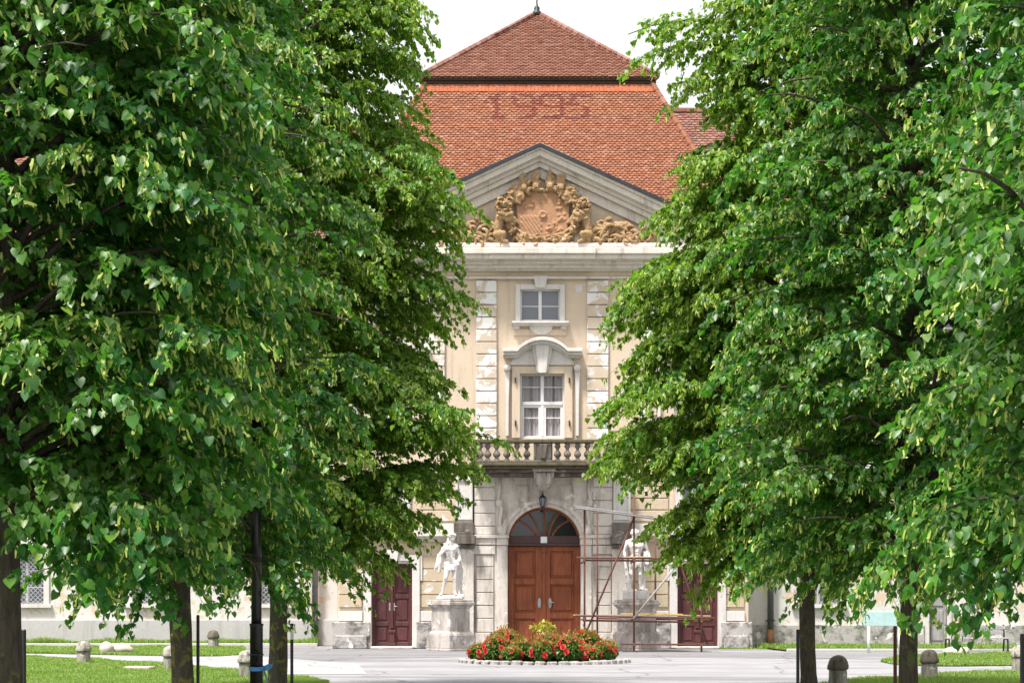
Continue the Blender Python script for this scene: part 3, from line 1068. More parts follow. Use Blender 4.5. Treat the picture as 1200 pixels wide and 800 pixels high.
for s in ((625.5, 647.5),):
    mb = MB()
    mb.pbox(s[0], s[1], 518.7, 538.5, YB + .03, YB + .25, YB)
    cxp = (s[0] + s[1]) / 2
    mb.pprism([(cxp - 5, 520), (cxp + 5, 520), (cxp + 3, 537), (cxp - 3, 537)], YB - .05, YB + .029, YB)
    mb.pbox(s[0] + 1, s[0] + 2.6, 520, 537, YB - .01, YB + .029, YB); mb.pbox(s[1] - 2.6, s[1] - 1, 520, 537, YB - .01, YB + .029, YB)
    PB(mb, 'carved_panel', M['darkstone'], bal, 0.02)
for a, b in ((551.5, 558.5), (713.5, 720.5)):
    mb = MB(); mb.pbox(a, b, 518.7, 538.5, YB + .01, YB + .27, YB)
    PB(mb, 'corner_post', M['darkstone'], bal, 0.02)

# ---- pilasters behind the statues
for s in (0, 1):
    f = (lambda p: p) if s == 0 else mir
    mb = MB()

    def q(a, b, t, c, yf, yb=59.99):
        a, b = f(a), f(b)
        mb.pbox(min(a, b), max(a, b), t, c, yf, yb, 60)
    mb.mi = 0
    q(534.5, 554.5, 558, 613, 59.42)
    for (a, b, t, c) in ((534.5, 537.5, 562, 610), (551.5, 554.5, 562, 610), (537.5, 551.5, 562, 564.5), (537.5, 551.5, 607, 610)):
        q(a, b, t, c, 59.36, 59.419)
    mb.mi = 1
    q(532.5, 556, 613.2, 624, 59.3); q(533.5, 555.5, 624, 628, 59.2); q(535, 558, 628, 638, 59.0); q(537, 556.5, 638, 643, 59.15)
    mb.mi = 2
    q(538, 555.8, 643, BOT, 59.3)
    PB(mb, 'pilaster', [M['white'], M['darkstone'], M['stone']], palace, 0.015)

# ---- coat of arms
arms = empty('coat_of_arms', (0, 0, 0)); arms.parent = palace
YR = 59.58


def RP(px, py, d=0.0):
    return Vector((PX(px, 59.6), YR - d * 1.1, PZ(py, 59.6)))


def spiral(mb, cx, cy, r, turns, a0, sgn, rad=.05, d=.1, tail=None):
    pts, rr = [], []
    n = int(14 * turns)
    if tail:
        for i in range(6):
            t = i / 6
            pts.append(RP(tail[0] + (cx + r * math.cos(a0) - tail[0]) * t, tail[1] + (cy + r * math.sin(a0) - tail[1]) * t + math.sin(t * 3.1) * tail[2], d))
            rr.append(rad * (0.6 + 0.5 * t))
    for i in range(n + 1):
        t = i / n
        a = a0 + sgn * 2 * math.pi * turns * t
        q = r * (1 - .82 * t)
        pts.append(RP(cx + q * math.cos(a), cy + q * math.sin(a), d + .05 * t)); rr.append(rad * (1.1 - .35 * t))
    mb.chain(pts, rr)
    mb.sphere(pts[-1], rad * 1.4)


# shield with quarters
mb = MB()
out = [(605, 227), (619, 225.5), (636, 228), (653, 225.5), (667, 227), (666.5, 263), (663, 275), (652, 282.5), (636, 286), (620, 282.5), (609, 275), (605.5, 263)]
mb.prism([(PX(a, 59.6), PZ(b, 59.6)) for a, b in out], YR - .16, YR + .1)
SH = .14
for i in range(7):                        # diagonal bars, lower left quarter
    x0 = 612 + i * 4.2
    p, q_ = (x0 - 6, 254 - 0 + max(0, 0)), (x0 + 9, 276)
    a = (max(611, min(634, p[0])), 255 + max(0, 611 - p[0]) * 1.4); b = (min(634, q_[0]), min(279, 255 + (min(634, q_[0]) - p[0]) * 1.45))
    if b[0] - a[0] > 2: mb.capsule(RP(*a, SH), .04, RP(*b, SH), .04)
for i in range(5):                        # upper right small bars
    mb.capsule(RP(632 + i * 3, 231, SH - .02), .026, RP(638 + i * 3, 244, SH - .02), .026)
rg = random.Random(5)
for cx, cy in ((617, 240), (655, 240), (625, 238), (650, 264), (658, 258), (644, 270), (655, 272)):
    for k in range(7):
        mb.sphere(RP(cx + rg.uniform(-4, 4), cy + rg.uniform(-6, 6), SH - .02), rg.uniform(.04, .085))
    spiral(mb, cx, cy, 4.5, 1.1, rg.uniform(0, 6), rg.choice((-1, 1)), .03, SH - .02)
for (a, b, c, d_) in ((610, 251.5, 662, 251.5), (636, 229, 636, 283)):
    mb.capsule(RP(a, b, SH - .03), .022, RP(c, d_, SH - .03), .022)
mb.sphere(RP(636, 253, SH), .13, 12, 8, (1, .4, 1))
for i in range(10):
    a = i * .628
    mb.sphere(RP(636 + 3.4 * math.cos(a), 253 + 3.4 * math.sin(a), SH + .04), .035)
settle(mb.sculpt('shield', M['shield'], arms, 0.02, 0, .006, 14))

# scroll frame round the shield
mb = MB()
for s in (-1, 1):
    f = lambda x: 636 + s * x
    arc = [RP(f(27 + 12 * math.sin(t * 3.0)), 229 + 34 * t, .18 + .08 * math.sin(t * 3)) for t in [i / 10 for i in range(11)]]
    mb.chain(arc, [.05 + .035 * math.sin(i * .31) for i in range(11)])
    arc = [RP(f(33 + 9 * math.sin(t * 3.1)), 232 + 32 * t, .14) for t in [i / 10 for i in range(11)]]
    mb.chain(arc, [.06] * 11)
    spiral(mb, f(27), 233, 7, 1.5, math.pi / 2 if s > 0 else math.pi / 2, -s, .065, .22)
    spiral(mb, f(37), 262, 6, 1.4, -math.pi / 2, s, .065, .2)
    spiral(mb, f(20), 283, 8, 1.4, math.pi if s < 0 else 0, -s, .07, .2)
    arc = [RP(f(38 - 38 * t), 264 + 24 * math.sin(t * 1.35), .2) for t in [i / 12 for i in range(13)]]
    mb.chain(arc, [.065] * 13)
    arc = [RP(f(30 - 22 * t), 277 + 10 * math.sin(t * 2.6), .26) for t in [i / 10 for i in range(11)]]
    mb.chain(arc, [.06] * 11)
    for t in range(9):                    # beads and leaves along the frame
        a = RP(f(41 + 3 * math.sin(t * 1.3)), 233 + t * 5, .12)
        mb.capsule(a, .06, RP(f(45 + 3 * math.sin(t * 2.1)), 230 + t * 5.4, .1), .03)
    for k in range(10):
        a = RP(f(4 + k * 3.4), 225.5 + 1.2 * math.sin(k * 1.7), .12)
        mb.capsule(a, .06, RP(f(6 + k * 4.0), 219 + 1.5 * (k > 5) * (k - 5), .14), .025)
    spiral(mb, f(32), 224, 6, 1.3, 0 if s > 0 else math.pi, -s, .05, .2)
rg = random.Random(31)
for s in (-1, 1):
    f = lambda x: 636 + s * x
    for k in range(12):
        t = k / 11
        bx, by = 34 + 6 * math.sin(t * 3.0) + rg.uniform(-2, 2), 226 + 46 * t
        r1 = rg.uniform(2.0, 3.6)
        spiral(mb, f(bx), by, r1, 1.0, rg.uniform(0, 6.3), rg.choice((-1, 1)), .034, rg.uniform(.16, .3))
        a = rg.uniform(-.9, .9)
        mb.chain([RP(f(bx), by, .2), RP(f(bx + 3.0 * math.cos(a)), by - 3 * math.sin(a), .27), RP(f(bx + 6 * math.cos(a + .5)), by - 6 * math.sin(a + .5), .14)], [.05, .055, .015])
mb.sphere(RP(636, 287, .2), .22, 10, 8, (1.4, .6, .7))
settle(mb.sculpt('scroll_frame', M['relief'], arms, 0.024, 0, .016, 12))

mb = MB(); rg = random.Random(77)


def acanthus(x, y, a, L, d):
    pts, rr = [], []
    cu = rg.choice((-1, 1)) * rg.uniform(1.2, 3.6)
    for i in range(8):
        t = i / 7
        aa = a + cu * t
        x2, y2 = x + L * t * math.cos(aa), y + L * t * math.sin(aa)
        pts.append(RP(x2, y2, d + .10 * math.sin(t * 2.6))); rr.append((.030 + .0035 * L) * math.sin(math.pi * (.12 + .82 * t)) + .006)
    mb.tube(pts, rr, 5)


for s in (-1, 1):
    for k in range(44):
        t = rg.random()
        bx, by = 34 + 7 * math.sin(t * 3.0) + rg.uniform(-2.5, 2.5), 225 + 50 * t
        acanthus(636 + s * bx, by, rg.uniform(0, 6.28), rg.uniform(3, 6), rg.uniform(.14, .27))
    for k in range(24):
        acanthus(636 + s * rg.uniform(2, 30), 283 + rg.uniform(-2, 4) - 0, rg.uniform(0, 6.28), rg.uniform(4, 8), rg.uniform(.12, .26))
    for k in range(8):
        acanthus(636 + s * rg.uniform(3, 32), 223 + rg.uniform(-4, 4), -math.pi / 2 + rg.uniform(-1.4, 1.4), rg.uniform(4, 9), rg.uniform(.08, .2))
    for k in range(105):
        x = rg.uniform(55, 126)
        h = 21 - (x - 57) * .1 + (7 if 86 < x < 98 else 0) + 4 * math.sin(x * .4)
        acanthus(636 + s * x, 286.5 - rg.random() ** 1.4 * h, rg.uniform(-2.6, -.5), rg.uniform(6, 13), rg.uniform(.10, .24))
    for k in range(34):
        a = rg.uniform(0, 6.28)
        acanthus(636 + s * 47.5 + 5 * math.cos(a), 246 + 8 * math.sin(a), a + rg.uniform(-.5, .5), rg.uniform(3, 5), rg.uniform(.34, .44))
PB(mb, 'acanthus_leaves', M['relief'], arms, smooth=True)

# four crested helmets
for k, (cx, cy, kind) in enumerate(((614, 221, 0), (628, 219.5, 1), (644.5, 219.5, 2), (657, 221, 3))):
    mb = MB()
    mb.sphere(RP(cx, cy + 1, .22), .135, 12, 9, (1, 1, 1.15))
    for t in (-2, 0, 2): mb.capsule(RP(cx + t, cy - .6, .36), .018, RP(cx + t * .9, cy + 3.4, .36), .018)      # visor bars
    mb.capsule(RP(cx - 4, cy + 5.4, .2), .055, RP(cx + 4, cy + 5.4, .2), .055)
    mb.capsule(RP(cx - 4.6, cy - 3.4, .2), .035, RP(cx + 4.6, cy - 3.4, .2), .035)
    for t in (-4.4, -2.2, 0, 2.2, 4.4): mb.capsule(RP(cx + t, cy - 3.4, .2), .03, RP(cx + t * 1.15, cy - 6.0, .2), .022)    # coronet points
    if kind == 0:
        mb.chain([RP(cx - 1, cy - 5, .2), RP(cx - 3.4, cy - 10, .22), RP(cx - 1, cy - 14.5, .22), RP(cx + 2.5, cy - 13, .22)], [.085, .085, .07, .035])
        mb.chain([RP(cx + 1, cy - 5, .18), RP(cx + 3, cy - 9, .2), RP(cx + 4.5, cy - 8, .2)], [.06, .05, .02])
    elif kind == 1:
        for t in (-4, -1.6, .8, 3.2): mb.chain([RP(cx + t * .4, cy - 5, .18), RP(cx + t, cy - 12, .2), RP(cx + t * 1.4 + 1.6, cy - 15.5, .2)], [.05, .06, .02])
    elif kind == 2:
        mb.capsule(RP(cx, cy - 5, .18), .085, RP(cx, cy - 13, .2), .06); mb.sphere(RP(cx, cy - 14.4, .22), .075)
        mb.capsule(RP(cx, cy - 15, .2), .025, RP(cx, cy - 19, .2), .02); mb.capsule(RP(cx - 2, cy - 17, .2), .02, RP(cx + 2, cy - 17, .2), .02)
        for t in (-1, 1): mb.chain([RP(cx, cy - 6, .18), RP(cx + t * 3.4, cy - 10, .18), RP(cx + t * 2.2, cy - 13.5, .18)], [.045, .05, .02])
    else:
        for t in (-3.2, -1, 1.2, 3.4): mb.capsule(RP(cx + t, cy - 5, .18), .045, RP(cx + t * 1.2, cy - 13, .18), .05)
        mb.capsule(RP(cx - 4.6, cy - 13.4, .2), .04, RP(cx + 4.6, cy - 13.4, .2), .04)
    settle(mb.sculpt('crested_helmet', M['relief'], arms, 0.018, 0, .006, 16))

# lions holding the shield
for s in (-1, 1):
    mb = MB()
    f = lambda x: 636 + s * x
    mb.chain([RP(f(54), 279, .22), RP(f(53), 270, .26), RP(f(50.5), 260, .30), RP(f(48), 251, .30), RP(f(47), 246, .3)], [.15, .17, .16, .20, .18])
    mb.sphere(RP(f(47), 242, .34), .20, 12, 9); mb.sphere(RP(f(45.5), 244, .5), .10); mb.sphere(RP(f(45), 246.4, .5), .05)
    for t in (-2.6, 2.4): mb.sphere(RP(f(46.2 + t), 242.2, .58), .05)
    for k in range(20):                  # mane curls
        a = k * .62
        mb.sphere(RP(f(47.5 + 6.4 * math.cos(a)), 244.5 + 7.4 * math.sin(a), .26 + .05 * math.sin(k * 2.1)), .07)
    for k in range(8): mb.sphere(RP(f(46 + (k % 3) * 3), 251 + k * 1.2, .42), .075)
    mb.chain([RP(f(47), 252, .4), RP(f(42), 256, .46), RP(f(36.5), 253.5, .42)], [.12, .1, .08])
    mb.chain([RP(f(46), 256, .38), RP(f(41), 261, .42), RP(f(36.5), 259.5, .38)], [.11, .09, .08])
    mb.chain([RP(f(54), 277, .3), RP(f(46), 277, .40), RP(f(47), 284, .36), RP(f(42), 286.4, .40)], [.15, .11, .07, .07])
    mb.chain([RP(f(56), 277, .2), RP(f(52), 281, .30), RP(f(54.5), 285, .28), RP(f(50), 287, .30)], [.14, .10, .07, .06])
    mb.chain([RP(f(57), 281, .12), RP(f(63), 277, .12), RP(f(66), 269, .12), RP(f(64), 262.5, .12), RP(f(68), 260, .12), RP(f(74), 262, .12), RP(f(74.5), 258.5, .12), RP(f(78), 258, .12)], [.07, .06, .06, .06, .055, .055, .07, .1])
    settle(mb.sculpt('lion', M['relief'], arms, 0.02, 0, .012, 16))

# trophies and foliage on both sides
for s in (-1, 1):
    mb = MB()
    f = lambda x: 636 + s * x
    rg = random.Random(21 + s)
    x = 57.0
    while x < 121:
        h = 13 + 6 * math.sin((x - 57) * .17) + (8 if 88 < x < 98 else 0) - (x - 57) * .06
        spiral(mb, f(x), 285 - h * .5, 4.6 + rg.uniform(0, 2.4), 1.35, rg.uniform(0, 6.28), rg.choice((-1, 1)), .045, .12)
        for k in range(4):
            a = RP(f(x + rg.uniform(-4, 4)), 286 - rg.uniform(0, h * .6), rg.uniform(.1, .2))
            b = RP(f(x + rg.uniform(-8, 8)), 287 - rg.uniform(h * .4, h * 1.15), .12)
            mb.capsule(a, rg.uniform(.05, .075), b, .02)
        x += 6.2
    pts = [RP(f(57 + i * 3.6), 282 + 2.6 * math.sin(i * 1.15), .16) for i in range(19)]
    mb.chain(pts, [.075] * 19)
    mb.sphere(RP(f(91), 266, .18), .2, 10, 8, (1.2, .7, .8)); spiral(mb, f(86), 264, 4, 1.3, 0, 1, .05, .16); spiral(mb, f(97), 264, 4, 1.3, math.pi, -1, .05, .16)
    mb.chain([RP(f(104), 282, .14), RP(f(110), 274, .16), RP(f(114), 276, .16), RP(f(119), 268, .12)], [.09, .08, .07, .05])
    settle(mb.sculpt('foliage_scroll', M['relief'], arms, 0.024, 0, .016, 12))
mb = MB()
for i in range(12):
    x = 598 + i * 6.6
    mb.sphere(RP(x, 287.5 + .8 * math.sin(i * 2.2), .16), .13, 8, 6, (1.5, .8, .6))
settle(mb.sculpt('base_scroll', M['relief'], arms, 0.03, 1, .015, 9))


# ================================================================== wings
def wing(side, YW, x0, x1, label):
    w = empty('palace_wing', ((x0 + x1) / 2, YW, 0))
    tag(w, label, 'palace wing')
    top = 13.2
    cols = []
    if side < 0:
        centres = [PX(c, YW) for c in (30, 177, 325)] + [PX(30, YW) - 4.6]
    else:
        centres = [PX(c, YW) for c in (960, 1255)] + [PX(1255, YW) + 4.6]
    upper = [PX(c, YW) for c in ((30, 177, 325) if side < 0 else (960, 1108, 1255))]
    holes = [(c - .70, c + .70, 1.55, 3.45) for c in centres] + [(c - .7, c + .7, 6.4, 8.8) for c in upper] + [(c - .7, c + .7, 10.6, 12.0) for c in upper]
    if side > 0:
        dc = PX(1099, YW); holes.append((dc - .32, dc + .32, 0.0, 2.6))
    xs = sorted({x0, x1, *[h[0] for h in holes], *[h[1] for h in holes]}); zs = sorted({0.0, top, *[h[2] for h in holes], *[h[3] for h in holes]})
    m = MB()
    for i in range(len(xs) - 1):
        for j in range(len(zs) - 1):
            cx, cz = (xs[i] + xs[i + 1]) / 2, (zs[j] + zs[j + 1]) / 2
            if not any(h[0] < cx < h[1] and h[2] < cz < h[3] for h in holes):
                m.box(xs[i], xs[i + 1], YW, YW + .5, zs[j], zs[j + 1])
    PB(m, 'wall', M['wing'], w)
    m = MB()
    m.box(x0, x1, YW + 11.5, YW + 12, 0, top)
    PB(m, 'back_wall', M['wing'], w)
    m = MB(); m.box(x0, x1, YW + 1.6, YW + 1.7, 0, top - .1)  # near-black sheet stands in for the unlit rooms
    PB(m, 'room_darkness', M['dark'], w)
    m = MB()
    if side < 0:
        m.box(x0, x1, YW - .13, YW - .003, 0, 0.98)
    else:
        dc = PX(1099, YW)
        m.box(x0, dc - .5, YW - .13, YW - .003, 0, 0.82); m.box(dc + .5, x1, YW - .13, YW - .003, 0, 0.82)
    PB(m, 'plinth', M['wingbase'] if side < 0 else M['plinth'], w, 0.02)
    m = MB()
    for (z0, z1, d) in ((4.5, 4.65, .16), (top - .7, top - .45, .2), (top - .45, top - .2, .4), (top - .2, top + .05, .6)):
        m.box(x0, x1, YW - d, YW - .003, z0, z1 - .003)
    PB(m, 'cornice', M['cornice'], w, 0.015)
    for h in holes:
        if h[3] < 2.7:
            m = MB(); cx = (h[0] + h[1]) / 2
            m.box(h[0], h[1], YW + .15, YW + .22, .12, 2.6)
            for (z0, z1) in ((.25, .75), (.9, 1.35), (1.5, 1.95), (2.1, 2.5)):
                m.box(h[0] + .1, h[1] - .1, YW + .12, YW + .149, z0, z1)
            m.box(h[0], h[1], YW + .02, YW + .5, 0, .119)
            PB(m, 'service_door', M['greyplank'], w, 0.01)
            m = MB()
            m.box(h[0] - .17, h[0], YW - .08, YW + .1, 0, 2.75); m.box(h[1], h[1] + .17, YW - .08, YW + .1, 0, 2.75); m.box(h[0], h[1], YW - .08, YW + .1, 2.6, 2.75)
            PB(m, 'door_surround', M['white'], w, 0.01)
            continue
        m = MB()
        Y = YW + .2
        a, b, c, d = h
        for (p, q, r, t) in ((a, a + .07, c, d), (b - .07, b, c, d), (a + .07, b - .07, c, c + .07), (a + .07, b - .07, d - .07, d), ((a + b) / 2 - .05, (a + b) / 2 + .05, c + .07, d - .07)):
            m.box(p, q, Y, Y + .08, r, t)
        for k in (1, 2):
            z = c + (d - c) * k / 3
            m.box(a + .07, b - .07, Y + .02, Y + .06, z - .02, z + .02)
        wi = PB(m, 'window', M['frame'], w, 0.006)
        m = MB(); m.box(a + .03, b - .03, Y + .04, Y + .05, c + .03, d - .03)
        PB(m, 'pane', M['glass'], wi)
        m = MB()
        for (p, q, r, t) in ((a - .2, a + .01, c, d + .2), (b - .01, b + .2, c, d + .2), (a + .01, b - .01, d - .01, d + .2)):
            m.box(p, q, YW - .07, YW + .15, r, t)
        PB(m, 'surround', M['white'], wi, 0.01)
        m = MB(); m.box(a - .3, b + .3, YW - .16, YW + .2, c - .13, c)
        PB(m, 'sill', M['white'], wi, 0.01)
        if c < 2:                        # lattice grille
            m = MB(); st = .175
            n = int((d - c + (b - a)) / st) + 1
            for k in range(-8, n + 8):
                for s in (1, -1):
                    # line x = a + u, z = c + k*st + s*u
                    us = []
                    z0 = c + k * st
                    lo, hi = 0.0, b - a
                    if s > 0: lo, hi = max(lo, c - z0), min(hi, d - z0)
                    else: lo, hi = max(lo, z0 - d), min(hi, z0 - c)
                    if hi - lo > .03:
                        m.tube([(a + lo, YW + .07 + .012 * s, z0 + s * lo), (a + hi, YW + .07 + .012 * s, z0 + s * hi)], .011, 4)
            PB(m, 'lattice_grille', M['grille'], wi)
    # roof
    rf = empty('wing_roof', (0, 0, 0)); rf.parent = w
    ez, rz_ = top + .05, 20.85
    ye, yr = YW - .55, YW + 5.5
    x0, x1 = (x0, RC - TH - .1) if side < 0 else (RC + TH + .1, x1)
    tiles('roof_slope', rf, (x0, ye, ez), (x1, ye, ez), (x0, yr, rz_), (x1, yr, rz_), [M['tile_worn']], tw=.22, ex=.15)
    m = MB(); m.add([(x0, yr, rz_), (x1, yr, rz_), (x1, yr + 6, ez), (x0, yr + 6, ez)], [(0, 1, 2, 3)])
    PB(m, 'back_slope', M['tile_worn'], rf)
    hip(rf, (x0, yr, rz_), (x1, yr, rz_), M['tile_worn'], 'ridge_tiles', .4, .14)
    return w


wing(-1, 64.0, -26.0, xl - .01, 'long palace wing with lattice barred windows behind the trees, left of the red roofed block')
wing(1, 61.5, xr + .01, 30.0, 'peeling palace wing with downpipe and narrow grey service door, right of the red roofed block')

# small grille opening at the foot of the right wing
# downpipes
def downpipe(px, Y, label, rusty, ytop):
    e = empty('downpipe', (PX(px, Y), Y, 0)); tag(e, label, 'downpipe')
    m = MB(); m.sm = True
    m.tube([(0, 0, .62), (0, 0, ytop)], .115, 12)
    m.build('pipe', M['zinc'], e)
    m = MB(); m.sm = True
    m.tube([(0, 0, 0.0), (0, 0, .66)], .135, 12)
    m.build('shoe', M['rustpipe'] if rusty else M['zinc'], e)
    m = MB()
    for z in (.95, 3.0, 6.0, 9.0):
        m.box(-.15, .15, -.13, .2, z, z + .05)
    m.build('clamp', M['iron'], e)


downpipe(903, 61.2, 'zinc downpipe with rusty brown foot on the wall right of the maroon doors', True, 12.4)
downpipe(369, 63.7, 'dark grey downpipe on the wall behind the lichen covered tree trunk', False, 12.4)
# ================================================================== statues on their pedestals
def pedestal(px, Y, label):
    e = empty('pedestal', (PX(px, Y), Y, 0), 0.0)
    tag(e, label, 'pedestal')

    def sq(m, hd, z0, z1, hd1=None):
        h1 = hd if hd1 is None else hd1
        vs = [(hd, 0, z0), (0, hd, z0), (-hd, 0, z0), (0, -hd, z0), (h1, 0, z1), (0, h1, z1), (-h1, 0, z1), (0, -h1, z1)]
        m.add(vs, [(0, 3, 2, 1), (4, 5, 6, 7), (0, 1, 5, 4), (1, 2, 6, 5), (2, 3, 7, 6), (3, 0, 4, 7)])
    m = MB(); sq(m, .84, 0, .09); sq(m, .82, .09, .56); sq(m, .80, .56, .66, .70); m.build('base', M['pedestal'], e, 0.02)
    m = MB(); sq(m, .66, .64, 1.44); m.build('die', M['pedestal'], e, 0.02)
    m = MB(); sq(m, .67, 1.42, 1.54, .78); sq(m, .82, 1.54, 1.64); sq(m, .76, 1.64, 1.72); m.build('cap', M['pedestal'], e, 0.015)
    return e


YS = 57.55
pedestal(528, YS, 'stained stone pedestal set cornerwise under the draped statue left of the door')
pedestal(746, YS, 'stone pedestal behind scaffold poles under the bare chested statue right of the door')


def hand(m, p, d, n, s=1.0):
    """palm, four fingers and a thumb; d points to the finger tips, n is the back of the hand"""
    p, d, n = Vector(p), Vector(d).normalized(), Vector(n).normalized()
    w = d.cross(n).normalized()
    m.capsule(p, .04 * s, p + d * .07 * s, .045 * s)
    for i, (o, L) in enumerate(((-.036, .075), (-.012, .09), (.012, .085), (.036, .065))):
        a = p + d * .085 * s + w * o * s
        b = a + (d * .75 - n * .45) * L * .6 * s
        c = b + (d * .2 - n * .8) * L * .5 * s
        m.chain([a, b, c], [.017 * s, .015 * s, .012 * s])
    t0 = p + w * -.045 * s + d * .02 * s
    m.chain([t0, t0 - w * .035 * s + d * .03 * s, t0 - w * .03 * s + d * .075 * s - n * .03 * s], [.02 * s, .017 * s, .013 * s])


def head(m, c, look, hairc, beard=False, s=1.0):
    """head with brow, nose, mouth, chin and ears; look is the facing direction"""
    c, f = Vector(c), Vector(look).normalized()
    r = f.cross(Vector((0, 0, 1))).normalized()
    u = r.cross(f)
    m.sphere(c + u * .03, .118 * s, 14, 10, (1, 1.05, 1.1))
    m.sphere(c - u * .06 * s + f * .035 * s, .085 * s, 12, 9)
    m.sphere(c - u * .125 * s + f * .07 * s, .035 * s)                       # chin
    m.capsule(c + u * .03 * s + f * .112 * s, .014 * s, c - u * .028 * s + f * .142 * s, .02 * s)   # nose
    for sx in (-1, 1):
        m.capsule(c + u * .04 * s + f * .105 * s + r * .018 * s * sx, .018 * s, c + u * .035 * s + f * .09 * s + r * .065 * s * sx, .016 * s)
        m.sphere(c + u * .012 * s + f * .098 * s + r * .042 * s * sx, .017 * s)
        m.sphere(c + r * .118 * s * sx - u * .005, .028 * s, 8, 6, (.6, 1, 1.3))
    m.capsule(c - u * .068 * s + f * .108 * s - r * .025 * s, .012 * s, c - u * .068 * s + f * .108 * s + r * .025 * s, .012 * s)
    rg = random.Random(hairc)
    for k in range(46):                                                     # curls of hair
        a = rg.uniform(0, 6.28); h = rg.uniform(-.25, 1.0)
        q = Vector((math.cos(a) * math.sqrt(1 - h * h if h > 0 else 1), math.sin(a) * math.sqrt(1 - h * h if h > 0 else 1), 0))
        d = r * q.x + f * q.y + u * h
        if d.dot(f) > .55 and h < .62: continue
        m.sphere(c + u * .03 * s + d * .125 * s, rg.uniform(.022, .036) * s)
    if beard:
        for k in range(16):
            m.sphere(c - u * rg.uniform(.09, .17) * s + f * rg.uniform(.05, .1) * s + r * rg.uniform(-.06, .06) * s, rg.uniform(.02, .034) * s)


def figure_body(m, J, fem=False):
    """J holds joint positions; limbs taper and melt into one body"""
    V = {k: Vector(v) for k, v in J.items()}
    pel, ch, nk = V['pelvis'], V['chest'], V['neck']
    sh = (V['shl'] + V['shr']) / 2
    for a, b, t in ((V['hipl'], V['hipr'], 0),):
        m.capsule(a + Vector((0, 0, .04)), .135, b + Vector((0, 0, .04)), .135)
    waist = pel.lerp(ch, .45)
    m.capsule(pel + Vector((-.05, 0, 0)), .14, waist + Vector((-.035, 0, 0)), .125); m.capsule(pel + Vector((.05, 0, 0)), .14, waist + Vector((.035, 0, 0)), .125)
    w = .07 if fem else .10
    m.capsule(waist + Vector((-.035, 0, 0)), .125, ch + Vector((-w, 0, .02)), .145); m.capsule(waist + Vector((.035, 0, 0)), .125, ch + Vector((w, 0, .02)), .145)
    m.capsule(ch + Vector((-w, 0, .02)), .14, V['shl'], .085); m.capsule(ch + Vector((w, 0, .02)), .14, V['shr'], .085)
    m.capsule(V['shl'], .085, nk, .075); m.capsule(V['shr'], .085, nk, .075)
    m.capsule(sh, .08, nk, .07); m.capsule(nk, .066, V['head'] - Vector((0, 0, .06)), .06)
    for s in (-1, 1):
        m.sphere(ch + Vector((s * .085, -.105, .035)), .072 if fem else .082, 10, 8, (1.15, .6, .8))
    if not fem:
        for k in range(3):
            for s in (-1, 1): m.sphere(waist + Vector((s * .042, -.108, .07 - k * .085)), .042, 8, 6)
    for s in ('l', 'r'):
        a = .074 if not fem else .062
        mid = V['sh' + s].lerp(V['el' + s], .45)
        m.chain([V['sh' + s], mid, V['el' + s]], [a + .012, a, a * .72])
        mid = V['el' + s].lerp(V['wr' + s], .3)
        m.chain([V['el' + s], mid, V['wr' + s]], [a * .72, a * .76, a * .5])
        mid = V['hip' + s].lerp(V['kn' + s], .35)
        m.chain([V['hip' + s], mid, V['kn' + s]], [.125, .118, .078])
        k = V['kn' + s]; mid = k.lerp(V['an' + s], .32) + Vector((0, .03, 0))
        m.sphere(k + Vector((0, -.03, 0)), .06)
        m.chain([k, mid, V['an' + s]], [.074, .083, .046])
        d = V['toe' + s] - V['an' + s]
        heel = V['an' + s] + Vector((-d.x, -d.y, 0)).normalized() * .05 - Vector((0, 0, .05))
        m.chain([heel, V['an' + s] - Vector((0, 0, .02)), V['toe' + s]], [.045, .05, .036])
        side = Vector((-d.y, d.x, 0)).normalized()
        for q in range(5):
            m.capsule(V['toe' + s] + side * (q - 2) * .018, .018, V['toe' + s] + side * (q - 2) * .022 + Vector((d.x, d.y, 0)).normalized() * .045 - Vector((0, 0, .008)), .013)


def fold(m, pts, r=.05):
    m.chain([Vector(p) for p in pts], [r * (.8 + .3 * math.sin(i * 1.3)) for i in range(len(pts))])


def statue(px, Y, z, label):
    e = empty('statue', (PX(px, Y), Y, z)); tag(e, label, 'statue'); return e


# draped figure with wreath
ZT = 1.722
st = statue(528, YS, ZT, 'white stone statue with head turned and long cloak hanging from one bent arm'); st.scale = (.93, .95, 1.0)
B = .13
J = dict(pelvis=(.03, 0, 1.12 + B), chest=(.0, -.03, 1.52 + B), neck=(.02, -.02, 1.80 + B), head=(.055, -.05, 1.97 + B), shl=(-.22, 0, 1.69 + B), shr=(.22, -.02, 1.66 + B),
         ell=(-.33, -.08, 1.40 + B), wrl=(-.17, -.26, 1.53 + B), elr=(.33, .02, 1.34 + B), wrr=(.30, -.17, 1.12 + B), hipl=(-.08, 0, 1.08 + B), hipr=(.13, 0, 1.07 + B),
         knl=(-.17, -.17, .60 + B), anl=(-.29, -.02, .13 + B), toel=(-.35, -.17, .05 + B), knr=(.16, -.07, .58 + B), anr=(.15, .02, .12 + B), toer=(.2, -.15, .05 + B))
m = MB()
figure_body(m, J, True)
head(m, J['head'], (.72, -.7, .05), 4)
hand(m, J['wrl'], (.5, -.4, .5), (-.5, -.6, .5)); hand(m, J['wrr'], (-.1, -.3, -.95), (.8, -.5, 0))
m.sculpt('body', M['marble'], st, .014, 1, .006, 16)
m = MB()                                   # cloak: falls from the bent arm, crosses the back and hips, gathers on the far leg
rg = random.Random(9)
